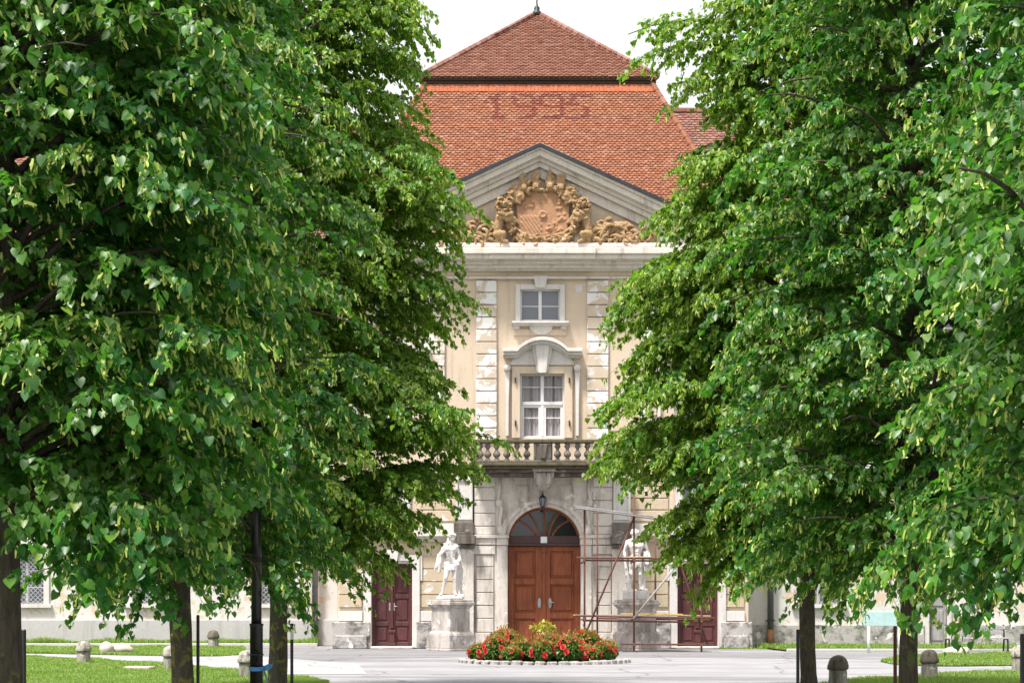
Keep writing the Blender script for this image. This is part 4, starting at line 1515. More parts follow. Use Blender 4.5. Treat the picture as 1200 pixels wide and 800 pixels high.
for k in range(9):
    x = -.28 - .018 * k
    zl = .88 - .09 * math.sin(k * .8) + B
    fold(m, [(-.27 - .012 * k, .03 + .02 * math.sin(k * 2), 1.66 + B - .03 * k), (x - .02, .05 + .03 * math.sin(k * 1.7), 1.35 + B), (x - .06, .02 + .04 * math.sin(k * 2.3), 1.1 + B), (x - .07 - .01 * k, .0 + .04 * math.sin(k * 1.9), zl)], .055)
for k in range(7):
    fold(m, [(-.25, .12, 1.72 + B - .04 * k), (-.05, .17, 1.62 + B - .1 * k), (.15, .14, 1.4 + B - .07 * k), (.3, .03, 1.2 + B - .02 * k)], .06)
for k in range(5):                         # sash
    fold(m, [(-.2, -.05, 1.12 + B - .035 * k), (-.05, -.15 - .01 * k, 1.03 + B - .04 * k), (.12, -.17, 1.02 + B - .035 * k), (.28, -.1, 1.14 + B - .04 * k)], .035)
for k in range(8):
    x = .17 + .03 * k
    fold(m, [(.25 + .012 * k, -.16 + .03 * k, 1.18 + B), (x + .03, -.12 + .035 * k, .85 + B), (x, -.1 + .04 * k + .02 * math.sin(k * 2), .5 + B), (x + .02, -.07 + .04 * k, .1 + B)], .05)
for k in range(6):
    m.sphere((.3 + rg.uniform(-.06, .06), -.12 + rg.uniform(-.06, .06), 1.2 + B + rg.uniform(-.12, .1)), .07)
m.sculpt('cloak', M['marble'], st, .018, 1, .008, 12)
m = MB()                                   # wreath and long hair
c = Vector(J['head'])
for k in range(18):
    a = k * .349
    m.sphere(c + Vector((.125 * math.cos(a), .125 * math.sin(a), .075 + .02 * math.sin(a * 3))), .04)
for k in range(5):
    fold(m, [c + Vector((-.10 + .02 * k, .08 + .01 * k, .06)), c + Vector((-.15 + .03 * k, .1, -.08)), c + Vector((-.17 + .035 * k, .07, -.24))], .04)
m.sculpt('wreath_and_hair', M['marble'], st, .015, 1)
m = MB()                                   # rock base
m.sphere((-.05, 0, .06), .4, 14, 8, (1.05, .75, .28)); m.sphere((.2, .0, .06), .3, 12, 8, (1, .8, .35)); m.sphere((-.3, -.05, .05), .22, 10, 8, (1, 1, .5))
m.chain([Vector((.27, .08, .1)), Vector((.25, .1, .5)), Vector((.2, .12, .9))], [.13, .1, .09])
for k in range(16): m.sphere((rg.uniform(-.42, .42), rg.uniform(-.25, .25), rg.uniform(.04, .12)), rg.uniform(.05, .1))
m.sculpt('rock_base', M['marble'], st, .02, 1, .015, 10)

# bare chested bearded figure
st = statue(745, YS, ZT, 'white stone statue of a bare chested man with club, standing inside the scaffold')
B = .30
J = dict(pelvis=(.0, 0, 1.06 + B), chest=(.01, -.03, 1.46 + B), neck=(-.0, -.02, 1.74 + B), head=(-.03, -.05, 1.91 + B), shl=(-.27, 0, 1.64 + B), shr=(.27, .0, 1.64 + B),
         ell=(-.38, .04, 1.33 + B), wrl=(-.36, -.1, 1.08 + B), elr=(.40, .05, 1.33 + B), wrr=(.33, -.12, 1.10 + B), hipl=(-.11, 0, 1.02 + B), hipr=(.11, 0, 1.02 + B),
         knl=(-.16, -.1, .56 + B), anl=(-.18, .02, .10 + B), toel=(-.25, -.14, .04 + B), knr=(.15, -.04, .55 + B), anr=(.16, .04, .10 + B), toer=(.24, -.12, .04 + B))
m = MB()
figure_body(m, J)
head(m, J['head'], (-.15, -.98, -.05), 8, True, 1.05)
hand(m, J['wrl'], (.05, -.2, -1), (-.9, -.3, 0), 1.1); hand(m, J['wrr'], (-.1, -.2, -.95), (.9, -.4, 0), 1.1)
m.sculpt('body', M['marble'], st, .014, 1, .006, 16)
m = MB()
m.chain([Vector((-.39, -.15, 1.12 + B)), Vector((-.34, -.16, .8 + B)), Vector((-.27, -.16, .35 + B)), Vector((-.23, -.15, .04 + B))], [.035, .055, .08, .095])
for k in range(9): m.sphere((-.27 + .08 * math.cos(k * 2.1) - .02 * (k % 3), -.16 + .08 * math.sin(k * 2.1), .12 + .08 * k + B), .03)
m.sculpt('club', M['marble'], st, .016, 1)
m = MB()                                    # lion skin over the arm and loin cloth
rg = random.Random(4)
for k in range(8):
    fold(m, [(-.2 + .05 * k, -.11 - .02 * math.sin(k * 1.2), 1.10 + B), (-.19 + .05 * k, -.16, .98 + B), (-.17 + .045 * k + .02 * math.sin(k), -.15, .80 + B - .06 * math.sin(k * .9))], .045)
for k in range(7):
    x = .30 + .025 * k
    fold(m, [(x - .02, .0 + .01 * k, 1.30 + B), (x + .02, -.06, 1.05 + B), (x + .02, -.05 + .03 * math.sin(k * 2), .85 + B), (x - .01 + .01 * k, -.04, .66 + B + .03 * math.sin(k * 1.6))], .055)
m.sphere((.37, -.15, .98 + B), .11); m.sphere((.37, -.22, .9 + B), .06); m.sphere((.31, -.18, 1.05 + B), .04); m.sphere((.43, -.18, 1.05 + B), .04)
for k in range(6):
    fold(m, [(.3, .12, 1.5 + B - .05 * k), (.1, .16, 1.3 + B - .06 * k), (-.2, .12, 1.12 + B - .02 * k)], .05)
m.chain([Vector((.24, .1, .05 + B)), Vector((.24, .12, .5 + B)), Vector((.28, .08, .95 + B))], [.12, .10, .09])
m.sculpt('lion_skin', M['marble'], st, .018, 1, .008, 12)
m = MB()
m.box(-.44, .44, -.3, .3, 0, .30)
for k in range(26): m.sphere((rg.uniform(-.42, .42), rg.uniform(-.28, .28), rg.uniform(.24, .32)), rg.uniform(.04, .08))
m.sculpt('statue_base', M['marble'], st, .024, 2, .01, 10)


# ================================================================== scaffold round the right statue
YF, YR_ = 55.9, 58.35                      # front and rear rows
scf = empty('scaffold', (PX(745, 57), 57.0, 0)); tag(scf, 'rusty pole scaffold with boards and sheet roof round the bare chested statue', 'scaffold')


def pole(a, b, r=.032, mat='rust', name='pole'):
    m = MB(); m.sm = True
    m.tube([a, b], r, 8)
    return PB(m, name, M[mat], scf)


def W(px, py, Y): return (PX(px, Y), Y, PZ(py, Y))


def up(px, Y, ytop): return pole((PX(px, Y), Y, 0.0), W(px, ytop, Y))


up(685, YF, 597); up(743, YF, 582); up(822, YF, 668); up(768, YR_, 612); up(700, YR_, 600)
for (a, b) in (((676, 653, YF), (800, 654.5, YF)), ((684, 656, YF + .07), (792, 657, YF + .07)), ((674, 721, YF - .07), (838, 724, YF - .07)), ((683, 726.5, YF), (836, 729, YF)), ((728, 754, YF), (832, 755, YF)), ((730, 763, YF + .07), (834, 764, YF + .07)),
               ((700, 656, YR_), (800, 657, YR_)), ((700, 724, YR_), (832, 726, YR_))):
    pole(W(*a), W(*b))
for (px, py) in ((685, 655), (743, 655), (768, 657), (685, 724), (743, 724), (822, 726)):
    pole((PX(px, YF), YF - .3, PZ(py + 2.4, YF)), (PX(px, YF), YR_ + .25, PZ(py + 2.4, YF)), .028)
pole(W(744, 604, YF - .1), W(688, 738, YF - .1)); pole(W(742, 725, YF - .14), W(797, 657, YF - .14), .034, 'greyplank'); pole(W(779, 607, YF + .14), W(829, 754, YF + .14))
for (px, py, Y) in ((685, 655, YF), (743, 655, YF), (743, 604, YF - .05), (685, 724, YF), (743, 724, YF - .05), (822, 726, YF), (743, 755, YF), (822, 755, YF), (743, 764, YF)):
    m = MB()
    x, y, z = W(px, py, Y)
    m.box(x - .05, x + .05, y - .09, y + .09, z - .05, z + .05)
    PB(m, 'clamp', M['rust'], scf, .01)


def board(px0, px1, py, Y0, w, mat, dz=.045, tilt=0.0):
    m = MB()
    x0, x1, z = PX(px0, Y0), PX(px1, Y0), PZ(py, Y0)
    vs = [(x0, Y0, z), (x1, Y0, z - tilt), (x1, Y0 + w, z - tilt), (x0, Y0 + w, z)]
    vs = [(p[0], p[1], p[2] - dz) for p in vs] + vs
    m.add(vs, [(0, 3, 2, 1), (4, 5, 6, 7), (0, 1, 5, 4), (1, 2, 6, 5), (2, 3, 7, 6), (3, 0, 4, 7)])
    return PB(m, 'board', M[mat], scf, .004)


board(672, 706, 719.5, YF - .02, .22, 'plank', tilt=.02); board(728, 800, 718, YF + .03, .24, 'yellow', tilt=.02); board(790, 833, 719.5, YF + .0, .26, 'plank', tilt=.03)
board(704, 798, 719.8, YF + .5, .26, 'greyplank'); board(704, 798, 719.8, YF + .8, .26, 'plank')
board(727, 764, 651.5, YF - .05, .12, 'plank', .045)
# sheet roof of overlapping boards
for i in range(2):
    m = MB()
    y0 = YF - .35 + i * .46
    x0, z0, x1, z1 = PX(674, YF), PZ(594.5, YF), PX(767, YF), PZ(607, YF)
    dz = .05 * (i % 2) + i * .035
    vs = [(x0 - .04 * i, y0, z0 + dz), (x1, y0, z1 + dz), (x1, y0 + .5, z1 + dz), (x0 - .04 * i, y0 + .5, z0 + dz)]
    vs = [(p[0], p[1], p[2] - .035) for p in vs] + vs
    m.add(vs, [(0, 3, 2, 1), (4, 5, 6, 7), (0, 1, 5, 4), (1, 2, 6, 5), (2, 3, 7, 6), (3, 0, 4, 7)])
    PB(m, 'roof_sheet', M['greyplank'], scf, .004)

# hanging lantern over the door
e = empty('lantern', (PX(636, 59.0), 59.0, PZ(587, 59.0))); e.scale = (.85, .85, .85); tag(e, 'small dark iron lantern hanging under the corbel above the arched door', 'lantern')
m = MB(); m.tube([(0, 0, .20), (0, 0, .62)], .02, 6); m.lathe([(.05, .0), (.17, .0), (.05, .12), (.03, .2)], (0, 0, .13), 6); m.build('cap', M['iron'], e)
m = MB(); m.lathe([(.085, -.2), (.145, .13)], (0, 0, 0), 6); m.build('glass', M['glass'], e)
m = MB(); m.lathe([(.02, -.34), (.05, -.28), (.095, -.2)], (0, 0, 0), 6)
for i in range(6):
    a = i * math.pi / 3
    m.tube([(.09 * math.cos(a), .09 * math.sin(a), -.2), (.15 * math.cos(a), .15 * math.sin(a), .13)], .012, 4)
m.build('cage', M['iron'], e)


# ================================================================== ground
def m_ground(name, a, b, streak, sc=1.0, bump=.25):
    k = NT(name)
    v = k.coord()
    vs = k.coord((.05, .55, 1))
    big = k.noise(vs, 1.2 * sc, 6, .65, .4)
    fine = k.noise(v, 28, 4, .7)
    mid = k.noise(v, .8, 6, .62)
    c = k.mix(k.ramp(mid, [(.35, 0), (.7, 1)]), a, b)
    c = k.mix(k.ramp(big, [(.49, 0), (.66, .9)]), c, streak)
    c = k.mix(k.ramp(fine, [(.35, .0), (.8, .45)]), c, [x * .55 for x in b])
    vo = k.node('ShaderNodeTexVoronoi', feature='DISTANCE_TO_EDGE'); vo.inputs['Scale'].default_value = .22
    dn = k.node('ShaderNodeVectorMath', operation='ADD'); nz = k.node('ShaderNodeTexNoise'); nz.inputs['Scale'].default_value = .7; nz.inputs['Detail'].default_value = 6
    k.link(v, nz.inputs['Vector']); k.link(v, dn.inputs[0]); k.link(nz.outputs['Color'], dn.inputs[1]); k.link(dn.outputs[0], vo.inputs['Vector'])
    c = k.mix(k.ramp(vo.outputs['Distance'], [(0.0, .75), (.012, 0.0)]), c, [x * .35 for x in b])
    sp = k.noise(v, 5, 3, .6)
    c = k.mix(k.ramp(sp, [(.62, 0), (.72, .4)]), c, [x * .5 for x in b])
    k.bump(fine, bump, .01)
    return k.done(c, .85, .3)


M['plaza'] = m_ground('pale_plaza', (.33, .322, .335), (.26, .253, .264), (.15, .146, .15))
M['asphalt'] = m_ground('worn_asphalt', (.25, .245, .255), (.19, .185, .19), (.14, .137, .14))
M['path'] = m_ground('pale_path', (.40, .39, .39), (.34, .33, .33), (.28, .27, .27))
M['earth'] = m_weathered('lawn_earth', (.06, .095, .022), (.05, .045, .02), sc=3)


def sheet(name, poly, z, mat, kind='structure', z0=None):
    m = MB()
    m.slab(poly, z - .5 if z0 is None else z0, z)
    o = m.build(name, mat)
    tag(o, kind=kind)
    return o


m = MB(); m.add([(-400, -60, 0), (400, -60, 0), (400, 900, 0), (-400, 900, 0)], [(0, 1, 2, 3)])
tag(m.build('ground', M['earth']), kind='structure')


def flat(name, poly, z, mat, kind='structure'):
    m = MB()
    n = len(poly)
    area = sum(poly[i][0] * poly[(i + 1) % n][1] - poly[(i + 1) % n][0] * poly[i][1] for i in range(n))
    if area < 0: poly = poly[::-1]
    m.add([(p[0], p[1], z) for p in poly], [tuple(range(n))])
    return tag(m.build(name, mat), kind=kind)


flat('plaza', [(-40, -20), (40, -20), (40, 66), (-40, 66)], .004, M['plaza'])
flat('road', [GP(-80, 758.5), GP(300, 758.5), GP(430, 760.2), GP(560, 762), GP(720, 763), GP(880, 764), GP(1260, 765), GP(1260, 767.5), GP(1050, 768.5), GP(960, 772), GP(800, 770), GP(560, 769), GP(420, 772), GP(345, 776), GP(290, 769), GP(-80, 761)], .008, M['asphalt'])
flat('path', [GP(-80, 763), GP(290, 768), GP(420, 778), GP(430, 790), GP(330, 790), GP(200, 780), GP(20, 771.5), GP(-80, 768)], .012, M['path'])


def smooth_poly(P, it=2):
    for _ in range(it):
        Q = []
        for i in range(len(P)):
            a, b = P[i], P[(i + 1) % len(P)]
            Q += [(a[0] * .8 + b[0] * .2, a[1] * .8 + b[1] * .2), (a[0] * .2 + b[0] * .8, a[1] * .2 + b[1] * .8)]
        P = Q
    return P


lawns = {}
lawns['front_left'] = smooth_poly([(-24, 53), GP(20, 770), GP(100, 773.5), GP(200, 779.5), GP(300, 788), GP(385, 797), (-3.3, 31), (-3.3, 9), (-24, 9)], 1)
lawns['back_left'] = smooth_poly([(-24, 61), GP(285, 757.8), GP(289, 762), GP(284, 767), GP(250, 769.5), GP(150, 768), GP(20, 765.3), (-24, 53.5)], 1)
lawns['front_right'] = smooth_poly([(26, 44), GP(1200, 786), GP(1090, 791.5), GP(1010, 796), GP(970, 801), (5.0, 31), (4.4, 9), (26, 9)], 1)
lawns['island_right'] = smooth_poly([GP(1028, 774.5), GP(1060, 768.5), GP(1120, 767), (26, 53.5), (26, 45), GP(1200, 779.5), GP(1110, 781), GP(1050, 779)], 1)
strips = {'left': (-26, PX(372, 63.5), 62.6, 64.0 - .14), 'right': (PX(898, 57), 30, 56.6, 61.5 - .14)}
for k, P in lawns.items():
    flat('lawn', P, .022, M['earth'])
flat('verge', [(strips['left'][0], 62.6), (strips['left'][1], 62.6), (strips['left'][1], 63.87), (strips['left'][0], 63.87)], .09, M['earth'])
flat('verge', [(strips['right'][0] + .6, 56.6), (30, 56.6), (30, 61.37), (strips['right'][0] + .2, 61.37)], .05, M['earth'])
m = MB(); m.box(-26, PX(372, 62.5), 62.42, 62.6, 0, .13); tag(m.build('kerb', M['kerb'], None, .015), kind='structure')
m = MB(); m.box(strips['right'][0] + .6, 30, 56.42, 56.6, 0, .1); tag(m.build('kerb', M['kerb'], None, .015), kind='structure')


def inside(P, x, y):
    P = np.array(P); n = len(P)
    r = np.zeros(len(x), bool)
    j = n - 1
    for i in range(n):
        xi, yi, xj, yj = P[i, 0], P[i, 1], P[j, 0], P[j, 1]
        c = ((yi > y) != (yj > y)) & (x < (xj - xi) * (y - yi) / (yj - yi + 1e-12) + xi)
        r ^= c
        j = i
    return r


def mesh_np(name, V, F4, mats, parent=None, mi=None, smooth=True, F_sizes=None):
    """V (n,3), F4 flat loop indices, quads"""
    me = bpy.data.meshes.new(name)
    me.vertices.add(len(V)); me.vertices.foreach_set('co', np.ascontiguousarray(V, np.float32).ravel())
    nl = F4.size; npz = nl // 4
    me.loops.add(nl); me.loops.foreach_set('vertex_index', np.ascontiguousarray(F4, np.int32).ravel())
    me.polygons.add(npz); me.polygons.foreach_set('loop_start', np.arange(0, nl, 4, dtype=np.int32))
    for mt in mats: me.materials.append(mt)
    if mi is not None: me.polygons.foreach_set('material_index', mi.astype(np.int32))
    me.polygons.foreach_set('use_smooth', np.full(npz, smooth))
    me.update(calc_edges=True)
    o = bpy.data.objects.new(name, me); COL.objects.link(o)
    if parent is not None: o.parent = parent
    return o


def grass(P, dens, h, z, seed, name='grass', keep=None):
    rg = np.random.default_rng(seed)
    A = np.array(P)
    x0, y0 = A.min(0); x1, y1 = A.max(0)
    n = int((x1 - x0) * (y1 - y0) * dens)
    x = rg.uniform(x0, x1, n); y = rg.uniform(y0, y1, n)
    ok = inside(P, x, y)
    if keep is not None: ok &= keep(x, y)
    x, y = x[ok], y[ok]; n = len(x)
    cl = np.array([noise.noise(Vector((a * .9, b * .9, seed))) for a, b in zip(x, y)])
    hh = h * (0.75 + .6 * cl) * rg.uniform(.5, 1.3, n); hh = np.maximum(hh, h * .25)
    az = rg.uniform(0, 6.283, n); lean = rg.uniform(.1, .8, n) * hh
    wd = rg.uniform(.006, .013, n) * (1.0 + (y > 40) * .6)
    dx, dy = np.cos(az), np.sin(az); px, py = -dy, dx
    base = np.stack([x, y, np.full(n, z)], 1)
    def pt(w, l, t): return base + np.stack([px * wd * w + dx * lean * l, py * wd * w + dy * lean * l, hh * t], 1)
    V = np.stack([pt(-1, 0, 0), pt(1, 0, 0), pt(.8, .35, .6), pt(-.8, .35, .6), pt(.1, 1, 1), pt(-.1, 1, 1)], 1).reshape(-1, 3)
    b = np.arange(n)[:, None] * 6
    F = np.concatenate([b + [0, 1, 2, 3], b + [3, 2, 4, 5]], 1)
    o = mesh_np(name, V, F, [M['grass']])
    return tag(o, kind='stuff')


def in_view(x, y):
    q = np.abs(x) < y * .33 + 1.0
    return q & (y > 26)


grass(lawns['front_left'], 900, .085, .02, 1, keep=in_view)
grass(lawns['front_right'], 900, .08, .02, 2, keep=in_view)
grass(lawns['back_left'], 800, .09, .02, 3, keep=in_view)
grass(lawns['island_right'], 800, .085, .02, 4, keep=in_view)
a, b, c, d = strips['left']; grass([(a, c), (b, c), (b, d), (a, d)], 700, .2, .09, 5, keep=in_view)
a, b, c, d = strips['right']; grass([(a + .6, c), (b, c), (b, d), (a + .2, d)], 500, .13, .05, 6, keep=in_view)
# weeds along the foot of the walls
grass([(PX(842, 59.5), 59.2), (PX(900, 59.5), 59.2), (PX(900, 59.5), 59.65), (PX(842, 59.5), 59.65)], 300, .12, .0, 7)


# ================================================================== bollards and small things
def bollard(px, Y, r, h, label, cap='bollardcap', group='domed stone bollards round the lawns', tilt=0.0):
    e = empty('bollard', (PX(px, Y), Y, 0), random.uniform(0, 3)); tag(e, label, 'bollard', group)
    e.rotation_euler.x = tilt
    m = MB(); m.sm = True
    m.lathe([(r * .96, -.05), (r, .05), (r * .95, h * .5), (r * .93, h * .56)], (0, 0, 0), 20)
    o = m.build('shaft', M['bollard'], e)
    m = MB(); m.sm = True
    m.lathe([(r * .93, h * .56), (r * 1.1, h * .575), (r * 1.12, h * .60), (r * 1.12, h * .70), (r * 1.06, h * .73), (r * 1.0, h * .80), (r * .85, h * .90), (r * .55, h * .97), (r * .2, h * 1.0), (0.01, h)], (0, 0, 0), 20)
    c = m.build('cap', M[cap], e)
    for ob in (o, c):
        for v in ob.data.vertices:
            v.co += v.normal * noise.noise(v.co * 9 + Vector((px, 0, 0))) * .012
    return e


bollard(982, 33, .185, .64, 'large domed stone bollard with mossy brown cap on the road edge, nearest the camera')
bollard(1089, 36.5, .18, .65, 'domed stone bollard with dark cap on grass, just right of the slim dark trunk')
bollard(1195, 40, .18, .66, 'domed stone bollard cut by the right edge of the photo', 'bollard')
bollard(98, 45, .185, .63, 'pale domed stone bollard standing alone at the lawn edge on the left', 'bollard')
bollard(200, 41, .18, .62, 'domed stone bollard mostly hidden behind the trunk left of the lamp post', 'bollard')
bollard(289, 37, .18, .62, 'pale stone bollard half hidden behind the black lamp post', 'bollard')
bollard(250, 60, .19, .66, 'far stone bollard with dark worn cap near the palace wall on the left')


def rock(px, Y, sx, sy, sz, label, seed):
    m = MB(); m.sphere((0, 0, sz * .6), 1.0, 22, 14, (sx, sy, sz))
    o = m.build('rock', M['rock'], None, smooth=True)
    for v in o.data.vertices:
        v.co += v.normal * (noise.noise(v.co * 2.2 + Vector((seed, 0, 0))) * .1 + noise.noise(v.co * 6 + Vector((seed, 0, 0))) * .035)
        v.co.z = max(v.co.z, -.05)
    o.location = (PX(px, Y), Y, 0); tag(o, label, 'rock')
    return o


rock(124, 53.5, .25, .25, .24, 'small rounded pale rock touching the left end of the long fallen stone', 2)
rock(138, 54, .52, .3, .2, 'long pale fallen stone lying on the back lawn behind the lone bollard', 5)
rock(1120, 52.5, .40, .3, .2, 'low pale boulder on the right lawn island in front of the bench', 8)
m = MB(); m.slab([(-.35, -.2), (.3, -.22), (.36, .15), (-.2, .22)], 0.02, .12)
o = m.build('flat_stone', M['rock'], None, .02); o.location = (*GP(163, 786), 0); tag(o, 'small flat pale stone in the grass beside the trunk left of the lamp', 'stone')


def stake(px, Y, ytop, label, r=.03, mat='iron', sticker=False):
    m = MB(); m.sm = True
    h = PZ(ytop, Y)
    m.lathe([(r, -.1), (r, h - .01), (r * .7, h)], (0, 0, 0), 10)
    e = empty('stake', (PX(px, Y), Y, 0)); tag(e, label, 'stake', 'thin stakes beside the lime trees')
    m.build('rod', M[mat], e, smooth=False)
    if sticker:
        m = MB(); m.box(-r * .8, r * 1.3, -r - .012, -r + .002, h - .28, h - .1); m.build('paper_tag', M['plate'], e)
    return e


stake(28, 22, 737, 'thin dark stake beside the thick black trunk at the left edge', .03)
stake(232, 23, 720, 'thin dark stake just right of the trunk left of the lamp post', .022)
stake(342, 30, 730, 'thin dark stake with a pale paper tag right of the lichen covered trunk', .028, sticker=True)
stake(935, 30, 737, 'thin dark stake just left of the trunk beside the large mossy bollard', .03)
stake(1049, 24, 733, 'thin brown stake in front of the turquoise sign', .026, 'rust')
stake(1198, 16.5, 742, 'dark stake at the very right edge of the photo', .022)

# lamp post
e = empty('lamp_post', (PX(300.5, 22.3), 22.3, 0)); tag(e, 'black cylindrical lamp post with thicker foot rising into the leaves', 'lamp post')
m = MB(); m.sm = True
m.lathe([(.068, 1.2), (.066, 3.0), (.055, 3.1), (.055, 4.3)], (0, 0, 0), 16); m.build('pole', M['blackpaint'], e)
m = MB(); m.sm = True
m.lathe([(.085, -.05), (.085, 1.36), (.092, 1.365), (.092, 1.395), (.07, 1.40)], (0, 0, 0), 16)
m.lathe([(.092, .98), (.096, .985), (.096, 1.0), (.09, 1.005)], (0, 0, 0), 16); m.build('foot', M['blackpaint'], e)
m = MB(); m.box(-.03, .035, -.092, -.084, .90, 1.05); m.build('hatch', M['dark'], e, .006)
m = MB(); m.sm = True
m.lathe([(.06, 4.3), (.14, 4.35), (.17, 4.7), (.2, 4.72), (.1, 4.85), (.02, 4.95)], (0, 0, 0), 14); m.build('lamp_head', M['blackpaint'], e)
# blue ribbon tying the post
e = empty('ribbon', (PX(300.5, 22.3), 22.3, 0)); tag(e, 'pale blue ribbon tied round the foot of the black lamp post', 'ribbon')
m = MB()
n = 20
z = PZ(782, 22.3)
vs = []
for i in range(n + 1):
    a = 2 * math.pi * i / n
    vs += [(.0955 * math.cos(a), .0955 * math.sin(a), z - .03 + .012 * math.sin(a)), (.0955 * math.cos(a), .0955 * math.sin(a), z + .025 + .012 * math.sin(a))]
m.add(vs, [(2 * i, 2 * i + 2, 2 * i + 3, 2 * i + 1) for i in range(n)])
m.build('loop', M['ribbon'], e)
m = MB()
for (p) in ([(.09, -.06, 0), (.16, -.1, .035), (.22, -.11, 0.03), (.16, -.11, -.01), (.10, -.09, -.01)], [(.10, -.09, 0), (.13, -.12, -.08), (.16, -.12, -.17)], [(.1, -.09, 0), (.11, -.12, -.1), (.10, -.13, -.2)]):
    q = [(a, b, z + c) for a, b, c in p]
    vs = []
    for (a, b, c) in q: vs += [(a, b, c - .022), (a + .008, b - .01, c + .022)]
    m.add(vs, [(2 * i, 2 * i + 2, 2 * i + 3, 2 * i + 1) for i in range(len(q) - 1)])
m.build('bow', M['ribbon'], e)

# turquoise sign on two white posts
YSg = 55.2
e = empty('sign', (PX(1035, YSg), YSg, 0)); tag(e, 'turquoise board on two white posts in front of the right wing', 'sign')
m = MB(); m.box(-.70, .70, -.02, .02, PZ(733, YSg), PZ(716, YSg)); m.build('board', M['sign'], e, .01)
for x in (-.47, .53):
    m = MB(); m.sm = True; m.lathe([(.045, 0), (.045, PZ(733, YSg) - .01)], (x, .0, 0), 10); m.build('post', M['signpost'], e)
# bench
YBn = 56.0
e = empty('bench', (PX(1145, YBn), YBn, 0)); tag(e, 'long bench of pale weathered boards on dark legs against the right wing', 'bench')
x0, x1 = PX(1109, YBn) - PX(1145, YBn), PX(1181, YBn) - PX(1145, YBn)
for i in range(3):
    m = MB(); m.box(x0, x1, -.22 + i * .15, -.10 + i * .15, .44, .48); m.build('seat_board', M['greyplank'], e, .008)
for z in (.58, .74):
    m = MB(); m.box(x0, x1, .27, .31, z, z + .12); m.build('back_board', M['greyplank'], e, .008)
for x in (x0 + .05, x1 - .05):
    m = MB(); m.tube([(x, -.2, 0), (x, -.16, .43), (x, .24, .43), (x, .32, .9)], .03, 6); m.tube([(x, .25, .43), (x, .33, 0)], .03, 6); m.build('leg', M['iron'], e)


# ================================================================== leaves in bulk
LAMP = (PX(300.5, 22.3), 22.3)
LT = np.array([(0, 0, 0), (0, .45, -.05), (0, .80, -.09), (-.30, -.10, .05), (-.50, .22, .10), (-.30, .66, .02), (.30, -.10, .05), (.50, .22, .10), (.30, .66, .02), (0, 1.06, -.2)])
LF = np.array([(0, 1, 4, 3), (1, 2, 5, 4), (2, 9, 9, 5), (0, 6, 7, 1), (1, 7, 8, 2), (2, 8, 9, 9)])
LF = np.array([(0, 1, 4, 3), (1, 9, 5, 4), (0, 6, 7, 1), (1, 7, 8, 9)])
LT = np.array([(0, 0, 0), (0, .42, -.05), (0, .80, -.09), (-.34, -.13, .05), (-.52, .20, .10), (-.40, .60, .02), (.34, -.13, .05), (.52, .20, .10), (.40, .60, .02), (0, 1.06, -.2)])
LTV = LT[[0, 1, 9, 3, 4, 5, 6, 7, 8]]
REMAP = {0: 0, 1: 1, 9: 2, 3: 3, 4: 4, 5: 5, 6: 6, 7: 7, 8: 8}
LF = np.array([[REMAP[i] for i in f] for f in LF])
BTV = np.array([(-.35, 0, 0), (.35, 0, 0), (.5, .5, .06), (-.5, .5, .06), (.2, 1, -.05), (-.2, 1, -.05)])
BF = np.array([(0, 1, 2, 3), (3, 2, 4, 5)])


def norm(a):
    return a / np.maximum(np.linalg.norm(a, axis=1, keepdims=True), 1e-9)


def place(P, D, N, size, T, F, wid=1.0):
    """copies template T at P: D along the blade, N its normal"""
    D = norm(D); W_ = norm(np.cross(D, N)); N = np.cross(W_, D)
    s = size[:, None, None]
    V = P[:, None, :] + s * (T[None, :, 0:1] * wid * W_[:, None, :] + T[None, :, 1:2] * D[:, None, :] + T[None, :, 2:3] * N[:, None, :])
    n, k = len(P), len(T)
    idx = (np.arange(n)[:, None, None] * k + F[None]).reshape(n, -1)
    return V.reshape(-1, 3), idx.reshape(-1, 4)


def bez(p0, p1, p2, t):
    return p0 * (1 - t) ** 2 + p1 * 2 * t * (1 - t) + p2 * t * t


